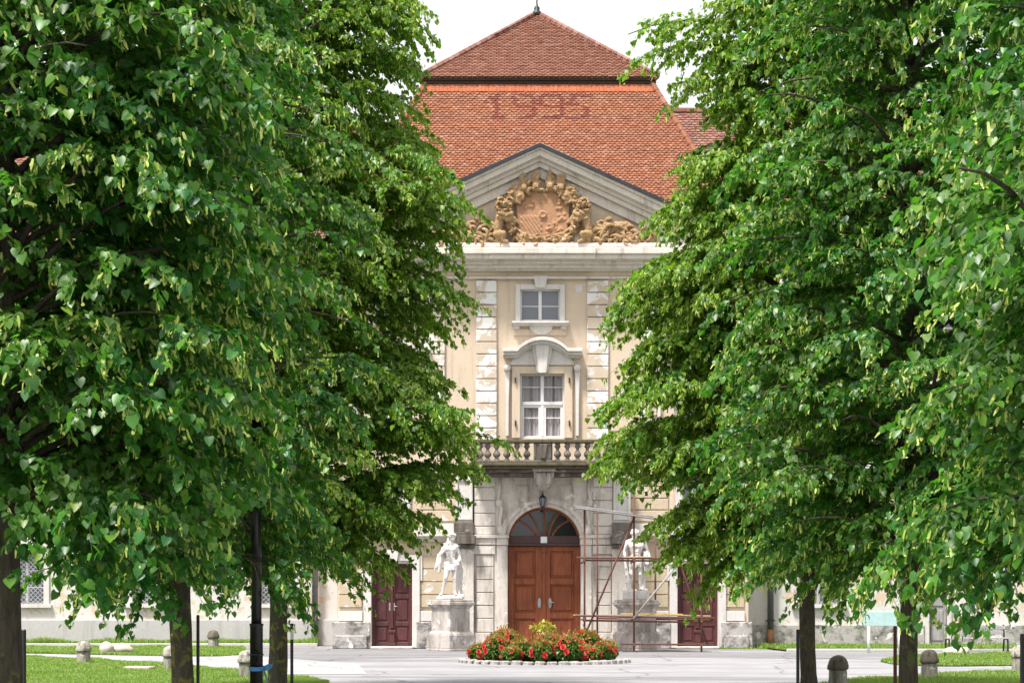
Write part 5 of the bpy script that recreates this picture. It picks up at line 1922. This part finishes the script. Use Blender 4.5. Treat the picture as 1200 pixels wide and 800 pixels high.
def foliage(boughs, rg, leaf, gap_twig=.074, gap_leaf=.031, bract=.36, tmin=.25, twig_len=.75, clear=(0, 0)):
    """boughs: list of (p0,p1,p2,density). Leaves and bracts along drooping side twigs."""
    TB, TD, TL, TO = [], [], [], []
    off = Vector(rg.uniform(0, 50, 3))
    up = np.array([0, 0, 1.0])
    for (p0, p1, p2, dn) in boughs:
        L = np.linalg.norm(p2 - p0) + .3
        n = max(4, int(L * (1 - tmin) / gap_twig * dn))
        t = np.sort(rg.uniform(tmin if dn != .9 else .08, 1.0, n)); t[-3:] = 1.0
        tuft = rg.choice([.35, .8, 1.6], p=[.4, .35, .25])
        for i, tt in enumerate(t):
            b = bez(p0, p1, p2, tt)
            if dn == 1.0 and tt > .4 and noise.noise(Vector(b * .95) + off) < -.02: continue     # hollows between the clumps
            d = bez(p0, p1, p2, min(1, tt + .02)) - bez(p0, p1, p2, max(0, tt - .03)); d /= np.linalg.norm(d)
            side = np.cross(d, up); side /= max(np.linalg.norm(side), 1e-6)
            s = 1 if i % 2 else -1
            ang = rg.uniform(.35, 1.25) if tt < 1 else rg.uniform(-.5, .5)
            dd = d * math.cos(ang) + side * s * math.sin(ang) + up * rg.normal(.06, .17)
            dd /= np.linalg.norm(dd)
            ll = twig_len * rg.uniform(.55, 1.2) * (.45 + .9 * math.sin(math.pi * min(.95, .2 + .72 * (tt - tmin) / (1 - tmin))))
            TB.append(b); TD.append(dd); TL.append(ll); TO.append(tuft * (.25 + 1.0 * tt))
    TB, TD, TL, TO = np.array(TB), np.array(TD), np.array(TL), np.array(TO)
    cnt = np.maximum(3, (TL / gap_leaf).astype(int))
    ti = np.repeat(np.arange(len(TB)), cnt)
    n = len(ti)
    s = rg.uniform(.08, 1.05, n)
    D, Bs, L = TD[ti], TB[ti], TL[ti]
    droop = np.array([0, 0, -1.0])
    P = Bs + D * (s * L)[:, None] + droop * (.42 * L * s ** 2)[:, None] + rg.normal(0, .022, (n, 3))
    tang = norm(D + droop * (.84 * s)[:, None])
    side = norm(np.cross(tang, up) + 1e-6)
    sg = rg.choice([-1.0, 1.0], n)
    dirv = tang * rg.uniform(.15, .9, n)[:, None] + side * (sg * rg.uniform(.3, 1.0, n))[:, None] + droop * (rg.uniform(.0, .75, n) + .25 * s)[:, None] + rg.normal(0, .2, (n, 3))
    nrm = up[None] * rg.uniform(.6, 1.1, n)[:, None] + tang * .3 + side * (sg * .2)[:, None] + rg.normal(0, .28, (n, 3))
    size = leaf * (.42 + .9 * rg.beta(2.2, 1.8, n))
    # pruned clear of the lamp post and the path in front of it
    gx, gy, gz = P[:, 0] + clear[0], P[:, 1] + clear[1], P[:, 2]
    keep = ~((np.abs(gx - LAMP[0] * gy / LAMP[1]) < .19) & (gy < LAMP[1] + .3) & (gz < 1.7 + 1.16 * gy / LAMP[1]))
    P, dirv, nrm, size, tang, s, ti, n = P[keep], dirv[keep], nrm[keep], size[keep], tang[keep], s[keep], ti[keep], int(keep.sum())
    V1, F1 = place(P, dirv, nrm, size, LTV, LF)
    # bracts with their flower bunches
    m_ = (rg.uniform(0, 1, n) < bract * TO[ti] * (.25 + 1.1 * s)) & (s > .2)
    k = int(m_.sum())
    Pb = P[m_] - np.array([0, 0, .01]) + rg.normal(0, .02, (k, 3))
    Db = droop[None] * rg.uniform(.6, 1.2, k)[:, None] + tang[m_] * .35 + rg.normal(0, .3, (k, 3))
    Nb = rg.normal(0, 1, (k, 3))
    V2, F2 = place(Pb, Db, Nb, leaf * rg.uniform(.9, 1.45, k), BTV, BF, .23)
    Pf = Pb + norm(Db) * (leaf * rg.uniform(.6, 1.0, k))[:, None] + rg.normal(0, .012, (k, 3))
    V3, F3 = place(Pf, rg.normal(0, 1, (k, 3)), rg.normal(0, 1, (k, 3)), leaf * rg.uniform(.26, .45, k), BTV, BF, .9)
    # thin twigs that carry the leaves
    q = np.array([0, .35, .7, 1.0])
    C = TB[:, None] + TD[:, None] * (q[None, :] * TL[:, None])[..., None] + droop * (.42 * TL[:, None] * q[None] ** 2)[..., None]
    sd = norm(np.cross(TD, up) + 1e-6)[:, None]; vu = np.cross(sd[:, 0], TD)[:, None]
    rr = np.array([.006, .0045, .003, .0015])[None, :, None]
    V4 = np.stack([C - sd * rr, C + sd * rr, C - vu * rr, C + vu * rr], 2).reshape(-1, 3)     # twig, ring, corner
    b4 = (np.arange(len(TB)) * 16)[:, None]
    F4 = np.concatenate([b4 + [i * 4 + o, i * 4 + o + 1, i * 4 + o + 5, i * 4 + o + 4] for i in range(3) for o in (0, 2)], 1).reshape(-1, 4)
    V = np.concatenate([V1, V2, V3, V4]); n1, n2, n3 = len(V1), len(V2), len(V3)
    F = np.concatenate([F1, F2 + n1, F3 + n1 + n2, F4 + n1 + n2 + n3])
    mi = np.concatenate([np.zeros(len(F1)), np.ones(len(F2) + len(F3)), np.full(len(F4), 2)])
    return V, F, mi, (TB, TD, TL)


def lime_tree(label, X, Y, tr, H, seed, rin, rout, inward, N, leaf, tips=(), bark='bark', zlow=1.7, crown_base=2.0, gap_leaf=.031, lean=0.0, bract=.38):
    """rin: [(z, radius)] towards the avenue, rout: [(z, radius)] elsewhere; tips: explicit bough ends in world space"""
    rg = np.random.default_rng(seed)
    e = empty('lime_tree', (X, Y, 0)); tag(e, label, 'tree', 'lime trees of the avenue')
    az_in = 0.0 if inward > 0 else math.pi
    zi = [a for a, b in rin]; ri = [b for a, b in rin]
    zo = [a for a, b in rout]; ro = [b for a, b in rout]
    B = []

    def trunk_x(z): return lean * (z / 5.0)

    def add(az, r, zt, dn=1.0):
        zs = min(max(zt - r * rg.uniform(.05, .42), crown_base + rg.uniform(0, .5)), H - .8)
        p0 = np.array([trunk_x(zs), 0, zs])
        p2 = np.array([r * math.cos(az), r * math.sin(az), zt])
        zm = max(zs, zt) + r * rg.uniform(.08, .26)
        am = az + rg.normal(0, .12)
        p1 = np.array([.55 * r * math.cos(am), .55 * r * math.sin(am), zm])
        B.append((p0, p1, p2, dn))
    g = 2.39996
    for k in range(N):
        zt = zlow + (H - .4 - zlow) * ((k + rg.uniform(0, 1)) / N) ** 1.08
        az = k * g + rg.normal(0, .15)
        w = math.cos(az - az_in)
        f = min(1.0, max(0.0, (w - .1) / .55)); f = f * f * (3 - 2 * f)
        r = (1 - f) * np.interp(zt, zo, ro) + f * np.interp(zt, zi, ri)
        add(az, max(.5, (r - .25) * rg.uniform(.86, 1.0)), zt)
    for k in range(30 if len(tips) > 8 else 0):  # boughs reaching into the avenue
        zt = 2.4 + 11.0 * (k + rg.uniform(0, 1)) / 30
        az = az_in + rg.uniform(-.5, .5)
        add(az, max(.6, (np.interp(zt, zi, ri) - .3) * rg.uniform(.93, 1.0) / math.cos(az - az_in)), zt, 1.05)
    for k in range(int(N * .6)):              # inner boughs
        zt = zlow + .4 + (H - 1.2 - zlow) * ((k + rg.uniform(0, 1)) / (N * .6))
        az = k * g + 1.0
        r = np.interp(zt, zo, ro) * rg.uniform(.38, .6)
        if math.cos(az - az_in) > .3: r = min(r, np.interp(zt, zi, ri) * .65)
        add(az, max(.4, r), zt, .9)
    for (tx, ty, tz, dn) in tips:
        d = np.array([tx - X, ty - Y]); r = np.linalg.norm(d); az = math.atan2(d[1], d[0])
        add(az, max(.5, r - .3), tz, dn)
    V, F, mi, tw = foliage(B, rg, leaf, gap_leaf=gap_leaf, bract=bract, clear=(X, Y))
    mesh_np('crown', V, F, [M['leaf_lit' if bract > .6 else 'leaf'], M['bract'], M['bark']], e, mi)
    # trunk with its limbs
    m = MB(); m.sm = True
    zs = [-.1, 0, .12, .4, .9, 1.6, 2.4, 3.6, 5, 7, 9, 11, H - .5]
    rs = [tr * 1.55, tr * 1.4, tr * 1.18, tr * 1.04, tr, tr * .97, tr * .92, tr * .8, tr * .7, tr * .52, tr * .36, tr * .2, .02]
    pts = [(trunk_x(z) * (1 if z > 0 else 0) + .03 * math.sin(z * 1.3 + seed), .03 * math.cos(z * 1.7 + seed), z) for z in zs]
    # finer rings near the ground
    P2, R2 = [], []
    for i in range(len(pts) - 1):
        q = 4 if zs[i] < 3 else 2
        for j in range(q):
            t = j / q
            P2.append(tuple(pts[i][c] * (1 - t) + pts[i + 1][c] * t for c in range(3))); R2.append(rs[i] * (1 - t) + rs[i + 1] * t)
    P2.append(pts[-1]); R2.append(rs[-1])
    m.tube(P2, R2, 16)
    for v in range(len(m.v)):
        c = Vector(m.v[v]); d = noise.noise(Vector((c.x * 9, c.y * 9, c.z * 2.2 + seed)))
        ax = Vector((c.x, c.y, 0))
        if ax.length > .02: m.v[v] = tuple(c + ax.normalized() * d * tr * .10)
    for (p0, p1, p2, dn) in B:
        L = np.linalg.norm(p2 - p0)
        r0 = min(tr * .42, .012 + .011 * L)
        k = 7
        m.tube([tuple(bez(p0, p1, p2, i / k)) for i in range(k + 1)], [r0 * (1 - .85 * i / k) for i in range(k + 1)], 6)
    o = m.build('trunk', M[bark], e)
    return e


def tip(px, py, Y, dn=1.1): return (PX(px, Y), Y, PZ(py, Y), dn)


# silhouettes towards the avenue, read as height -> reach
def prof(X, Y, pts, sgn):
    return sorted((PZ(py, Y), (PX(px, Y) - X) * sgn) for px, py in pts)


L3x, R3x = -4.17, 5.27
in_L3 = prof(L3x, 30.3, [(505, 0), (492, 100), (512, 180), (556, 230), (530, 300), (552, 340), (505, 395), (532, 440), (556, 500), (556, 560), (500, 605), (462, 660), (425, 700), (400, 715)], 1) + [(13.5, 1.6), (15, .6)]
in_R3 = prof(R3x, 30.3, [(838, 0), (820, 60), (840, 130), (800, 190), (760, 240), (772, 275), (730, 320), (714, 362), (735, 405), (700, 475), (700, 545), (772, 600), (790, 645), (825, 690), (860, 715)], -1) + [(13.5, 1.2), (15, .5)]
out3 = [(1.3, 1.6), (2.2, 2.6), (4, 3.6), (7, 3.7), (10, 3.0), (12.5, 2.2), (14.8, .7)]
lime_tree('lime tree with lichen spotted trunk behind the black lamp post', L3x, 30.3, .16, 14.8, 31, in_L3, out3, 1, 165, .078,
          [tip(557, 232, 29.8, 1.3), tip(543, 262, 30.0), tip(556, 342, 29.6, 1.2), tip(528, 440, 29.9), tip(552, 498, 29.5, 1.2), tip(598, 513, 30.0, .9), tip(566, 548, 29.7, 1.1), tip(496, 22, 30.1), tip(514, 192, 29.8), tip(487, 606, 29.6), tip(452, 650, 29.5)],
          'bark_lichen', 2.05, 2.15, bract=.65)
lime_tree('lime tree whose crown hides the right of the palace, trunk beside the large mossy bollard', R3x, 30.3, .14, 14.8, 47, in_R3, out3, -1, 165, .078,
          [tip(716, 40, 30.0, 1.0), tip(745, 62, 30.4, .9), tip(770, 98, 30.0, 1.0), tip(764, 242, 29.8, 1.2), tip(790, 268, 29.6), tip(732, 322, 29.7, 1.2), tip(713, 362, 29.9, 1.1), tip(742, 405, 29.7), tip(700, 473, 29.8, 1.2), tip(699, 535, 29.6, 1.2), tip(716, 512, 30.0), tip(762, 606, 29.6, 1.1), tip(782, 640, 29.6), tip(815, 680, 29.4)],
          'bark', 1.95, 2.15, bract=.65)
in2L = [(1.2, 1.3), (2.0, 2.1), (3.5, 2.7), (5.5, 2.75), (8, 2.6), (11, 2.0), (13.8, .6)]
out2 = [(1.2, 1.5), (2.0, 2.4), (4, 3.0), (7, 3.0), (10, 2.4), (13.8, .6)]
lime_tree('lime tree with mossy grey trunk left of the black lamp post', -4.45, 23, .15, 13.8, 58, in2L, out2, 1, 140, .08,
          [tip(330, 560, 22.2), tip(420, 480, 22.4), tip(395, 330, 22.3), tip(150, 690, 22)], 'bark_lichen', 1.8, 1.95, lean=-.03)
in2R = [(1.3, 1.2), (2.0, 2.2), (3.5, 2.9), (5.5, 2.95), (8, 2.7), (11, 2.0), (13.8, .6)]
lime_tree('lime tree with slim dark trunk standing right of the turquoise sign posts', 5.37, 23, .122, 13.8, 73, in2R, out2, -1, 140, .08,
          [tip(870, 420, 22.3), tip(905, 555, 22.2), tip(880, 250, 22.4), tip(1000, 680, 22)], 'bark', 1.85, 2.0, bract=.5)
in1 = [(1.3, .9), (1.8, 1.7), (3, 2.35), (5, 2.45), (8, 2.2), (11, 1.6), (13, .5)]
out1 = [(1.3, 1.0), (1.8, 1.8), (3, 2.3), (6, 2.4), (9, 2.0), (13, .5)]
lime_tree('lime tree with thick black trunk cut by the left edge of the photo', -4.58, 15.4, .135, 13.0, 88, in1, out1, 1, 125, .084,
          [tip(100, 55, 14.2), tip(225, 130, 14.5), tip(60, 395, 13.8), tip(190, 180, 14.2, 1.2), tip(310, 90, 14.8), tip(235, 590, 14.6), tip(150, 640, 14.8), tip(185, 655, 14.9, .8), tip(300, 520, 17.9), tip(292, 455, 18.2), tip(305, 395, 18.0), tip(318, 555, 18.3), tip(280, 330, 18.2)], 'bark', 2.15, 2.25)
inr1 = [(1.2, .8), (1.8, 1.2), (3, 1.6), (5, 1.75), (8, 1.6), (11, 1.3), (13, .5)]
lime_tree('lime tree outside the right edge whose big pale leaf sprays hang into the photo', 5.45, 15.4, .135, 13.0, 97, inr1, out1, -1, 120, .084,
          [(2.98, 11.8, 4.75, 1.0), (3.35, 11.6, 4.3, .9), (3.45, 11.7, 5.25, .9), tip(1060, 600, 14.6), tip(1090, 450, 14.3), tip(1030, 640, 14.9, .9), tip(1120, 680, 14.6)], 'bark', 1.85, 2.1)


# ================================================================== flower bed
bedx, bedy, bedr = PX(638, 47), 47.0, 2.18
m = MB()
n = 40
vs = [(bedx + (bedr - .05) * math.cos(2 * math.pi * i / n), bedy + (bedr - .05) * math.sin(2 * math.pi * i / n), 0.012) for i in range(n)] + [(bedx, bedy, .11)]
vs += [(bedx + bedr * .55 * math.cos(2 * math.pi * i / n), bedy + bedr * .55 * math.sin(2 * math.pi * i / n), .08) for i in range(n)]
m.add(vs, [(i, (i + 1) % n, n + 1 + (i + 1) % n, n + 1 + i) for i in range(n)] + [(n + 1 + i, n + 1 + (i + 1) % n, n) for i in range(n)])
o = m.build('flower_bed', M['soil'], smooth=True); tag(o, 'round mound of dark soil under the red roses in front of the door', 'flower bed')
# edging stones: only those the planting leaves in view
ns = 46
proto = []
for k in range(4):
    m = MB(); m.box(-.135, .135, -.1, .1, -.05, .10)
    o = m.build('edging_stone', M['edging'], None, .03)
    for v in o.data.vertices: v.co += Vector((random.uniform(-.02, .02), random.uniform(-.02, .02), random.uniform(-.015, .02)))
    o.modifiers['bevel'].segments = 2
    proto.append(o)
used = set()
for i in range(ns):
    a = 2 * math.pi * i / ns
    if math.sin(a) > .2: continue
    k = random.randrange(4)
    if k in used: o = proto[k].copy(); COL.objects.link(o)
    else: o = proto[k]; used.add(k)
    o.location = (bedx + (bedr + .1) * math.cos(a), bedy + (bedr + .1) * math.sin(a), random.uniform(-.01, .015))
    o.rotation_euler.z = a + math.pi / 2 + random.uniform(-.06, .06)
    tag(o, 'pale rounded kerb stone in the ring round the red rose bed', 'edging stone', 'stones edging the flower bed')
for k in range(4):
    if k not in used: bpy.data.objects.remove(proto[k])


def bloom_mesh(mat, seed):
    """ruffled rose: rings of cupped petals"""
    rg = random.Random(seed); m = MB()
    for ring, (n, r, h, t) in enumerate(((6, .075, .0, .9), (5, .055, .02, .6), (4, .03, .035, .25))):
        for i in range(n):
            a = 2 * math.pi * i / n + ring * .5 + rg.uniform(-.2, .2)
            c, s = math.cos(a), math.sin(a)
            w = r * .75
            def pt(rr, ww, z): return (rr * c - ww * s, rr * s + ww * c, z + rg.uniform(-.005, .005))
            m.add([pt(.006, -w * .3, h - .02), pt(.006, w * .3, h - .02), pt(r * t, w, h + .015), pt(r * t, -w, h + .015), pt(r * (t + .15), w * .6, h + .05 * (1.2 - t)), pt(r * (t + .15), -w * .6, h + .05 * (1.2 - t))], [(0, 1, 2, 3), (3, 2, 4, 5)])
    o = m.build('bloom', mat, smooth=True)
    me = o.data; bpy.data.objects.remove(o)
    return me


BL = [bloom_mesh(M['rose'], 1), bloom_mesh(M['rose'], 2), bloom_mesh(M['coral'], 3)]
bush_rng = np.random.default_rng(5)


def rose_foliage(seed, h, r):
    rg = np.random.default_rng(seed)
    n = 1500
    u = rg.normal(0, 1, (n, 3)); u = norm(u) * (rg.uniform(.25, 1, n) ** .4)[:, None]
    P = u * np.array([r, r, h * .48]) + np.array([0, 0, h * .5])
    P += rg.normal(0, .03, (n, 3))
    V1, F1 = place(P, u + rg.normal(0, .6, (n, 3)) + np.array([0, 0, -.3]), np.array([0, 0, 1.0]) + rg.normal(0, .5, (n, 3)), rg.uniform(.045, .085, n), LTV, LF, .75)
    k = 260
    a = rg.uniform(0, 6.28, k); q = r * rg.uniform(0, .95, k) ** .6
    Pt = np.stack([q * np.cos(a), q * np.sin(a), h * (.62 + .40 * np.sqrt(np.maximum(0, 1 - (q / r) ** 2))) + rg.normal(0, .05, k)], 1)
    V2, F2 = place(Pt, np.array([0, 0, .6]) + rg.normal(0, .6, (k, 3)), rg.normal(0, 1, (k, 3)), rg.uniform(.04, .075, k), LTV, LF, .7)
    return np.concatenate([V1, V2]), np.concatenate([F1, F2 + len(V1)]), np.concatenate([np.zeros(len(F1)), np.ones(len(F2))])


def rose_bush(seed, h, r):
    e = empty('rose_bush'); tag(e, 'leafy rose bush with red blooms in the round bed before the door', 'rose bush', 'rose bushes in the round bed')
    V, F, mi = rose_foliage(seed, h, r)
    mesh_np('foliage', V, F, [M['roseleaf'], M['roseshoot']], e, mi)
    rg = random.Random(seed)
    m = MB()
    for i in range(7):
        a = i * .9
        m.tube([(.03 * math.cos(a), .03 * math.sin(a), -.05), (r * .5 * math.cos(a), r * .5 * math.sin(a), h * .5), (r * .7 * math.cos(a), r * .7 * math.sin(a), h * .9)], [.012, .009, .005], 5)
    m.build('stem', M['bark'], e)
    for i in range(17):
        a = rg.uniform(0, 6.28); el = rg.uniform(-.35, 1.2)
        o = bpy.data.objects.new('bloom', BL[0 if rg.random() < .4 else (1 if rg.random() < .6 else 2)]); COL.objects.link(o); o.parent = e
        d = Vector((math.cos(a) * math.cos(el), math.sin(a) * math.cos(el), math.sin(el)))
        o.location = (d.x * r * 1.05, d.y * r * 1.05, h * .52 + d.z * h * .5)
        o.rotation_mode = 'QUATERNION'; o.rotation_quaternion = Vector((0, 0, 1)).rotation_difference((d + Vector((0, 0, .4))).normalized())
        s = rg.uniform(.5, 1.15); o.scale = (s, s, s)
    return e


protos = [rose_bush(11, .50, .33), rose_bush(12, .42, .31), rose_bush(13, .58, .35)]
spots = [(0.0, 0.0)]
for k, (rr, n) in enumerate(((.62, 5), (1.18, 10), (1.72, 15))):
    for i in range(n):
        a = 2 * math.pi * (i + .5 * k) / n
        spots.append((rr * math.cos(a), rr * math.sin(a)))
used = [False] * 3
rgs = random.Random(77)
for (x, y) in spots[1:]:
    if y > .9: continue
    k = rgs.randrange(3)
    if used[k]: o = copy_tree(protos[k])
    else: o = protos[k]; used[k] = True
    rr = math.hypot(x, y)
    o.location = (bedx + x + rgs.uniform(-.08, .08), bedy + y + rgs.uniform(-.08, .08), .09 - .06 * (rr / bedr))
    o.rotation_euler.z = rgs.uniform(0, 6.28)
    s = rgs.uniform(.8, 1.2); o.scale = (s, s, s * rgs.uniform(.85, 1.15))
# planter in the middle
e = empty('planter', (bedx - .02, bedy - .05, .03)); tag(e, 'white square planter with yellow green plant rising from the middle of the roses', 'planter')
m = MB(); m.box(-.13, .13, -.13, .13, -.05, .5); m.build('stand', M['planter'], e, .01)
m = MB()
m.lathe([(.15, .5), (.19, .72), (.21, .73), (.21, .76), (.18, .76), (.17, .70)], (0, 0, 0), 4); m.build('pot', M['planter'], e, .008)
rg = np.random.default_rng(3)
n = 170
u = norm(rg.normal(0, 1, (n, 3))) * (rg.uniform(.2, 1, n) ** .5)[:, None]
P = u * np.array([.36, .3, .17]) + np.array([0, 0, .92])
V, F = place(P, u + rg.normal(0, .5, (n, 3)), np.array([0, 0, 1.0]) + rg.normal(0, .5, (n, 3)), rg.uniform(.06, .1, n), LTV, LF, .9)
mesh_np('plant', V, F, [M['yellowflower']], e)


# ================================================================== light, sky, camera
w = bpy.data.worlds.new('World'); SC.world = w; w.use_nodes = True
nt = w.node_tree
bg = nt.nodes['Background']
sky = nt.nodes.new('ShaderNodeTexSky'); sky.sky_type = 'NISHITA'; sky.sun_disc = False
SUN_EL, SUN_AZ = math.radians(64), math.radians(220)      # azimuth clockwise from +Y: behind and to the left of the camera
sky.sun_elevation = SUN_EL; sky.sun_rotation = SUN_AZ
sky.air_density = 1.0; sky.dust_density = 4.0; sky.ozone_density = 1.0
hs = nt.nodes.new('ShaderNodeHueSaturation'); hs.inputs['Saturation'].default_value = 0.22
nt.links.new(sky.outputs[0], hs.inputs['Color'])
mx = nt.nodes.new('ShaderNodeMix'); mx.data_type = 'RGBA'; mx.inputs[0].default_value = .5
nt.links.new(hs.outputs[0], mx.inputs[6]); mx.inputs[7].default_value = (11.5, 11.6, 11.8, 1)      # even cloud deck
nt.links.new(mx.outputs[2], bg.inputs['Color'])
bg.inputs['Strength'].default_value = 0.082
L = bpy.data.lights.new('sun', 'SUN'); L.energy = 4.0; L.angle = math.radians(9); L.color = (1.0, .965, .905)
so = bpy.data.objects.new('sun', L); COL.objects.link(so)
d = Vector((math.sin(SUN_AZ) * math.cos(SUN_EL), math.cos(SUN_AZ) * math.cos(SUN_EL), math.sin(SUN_EL)))
so.rotation_euler = d.to_track_quat('Z', 'Y').to_euler(); so.location = (0, -20, 40)

cam = bpy.data.cameras.new('camera'); co = bpy.data.objects.new('camera', cam); COL.objects.link(co)
co.location = (0, 0, EYE); co.rotation_euler = (math.radians(90), 0, 0)
cam.sensor_width = 36; cam.lens = 36 * FPX / 1200
cam.shift_x = 0.0; cam.shift_y = (HYP - 400) / 1200
cam.clip_start = .1; cam.clip_end = 2000
SC.camera = co
SC.view_settings.view_transform = 'Standard'; SC.view_settings.look = 'None'
SC.view_settings.exposure = 0.9; SC.view_settings.gamma = 1.0
SC.render.engine = 'CYCLES'
SC.cycles.max_bounces = 6; SC.cycles.diffuse_bounces = 3; SC.cycles.transparent_max_bounces = 8
SC.cycles.use_adaptive_sampling = True; SC.cycles.adaptive_threshold = .02
SC.cycles.use_denoising = True
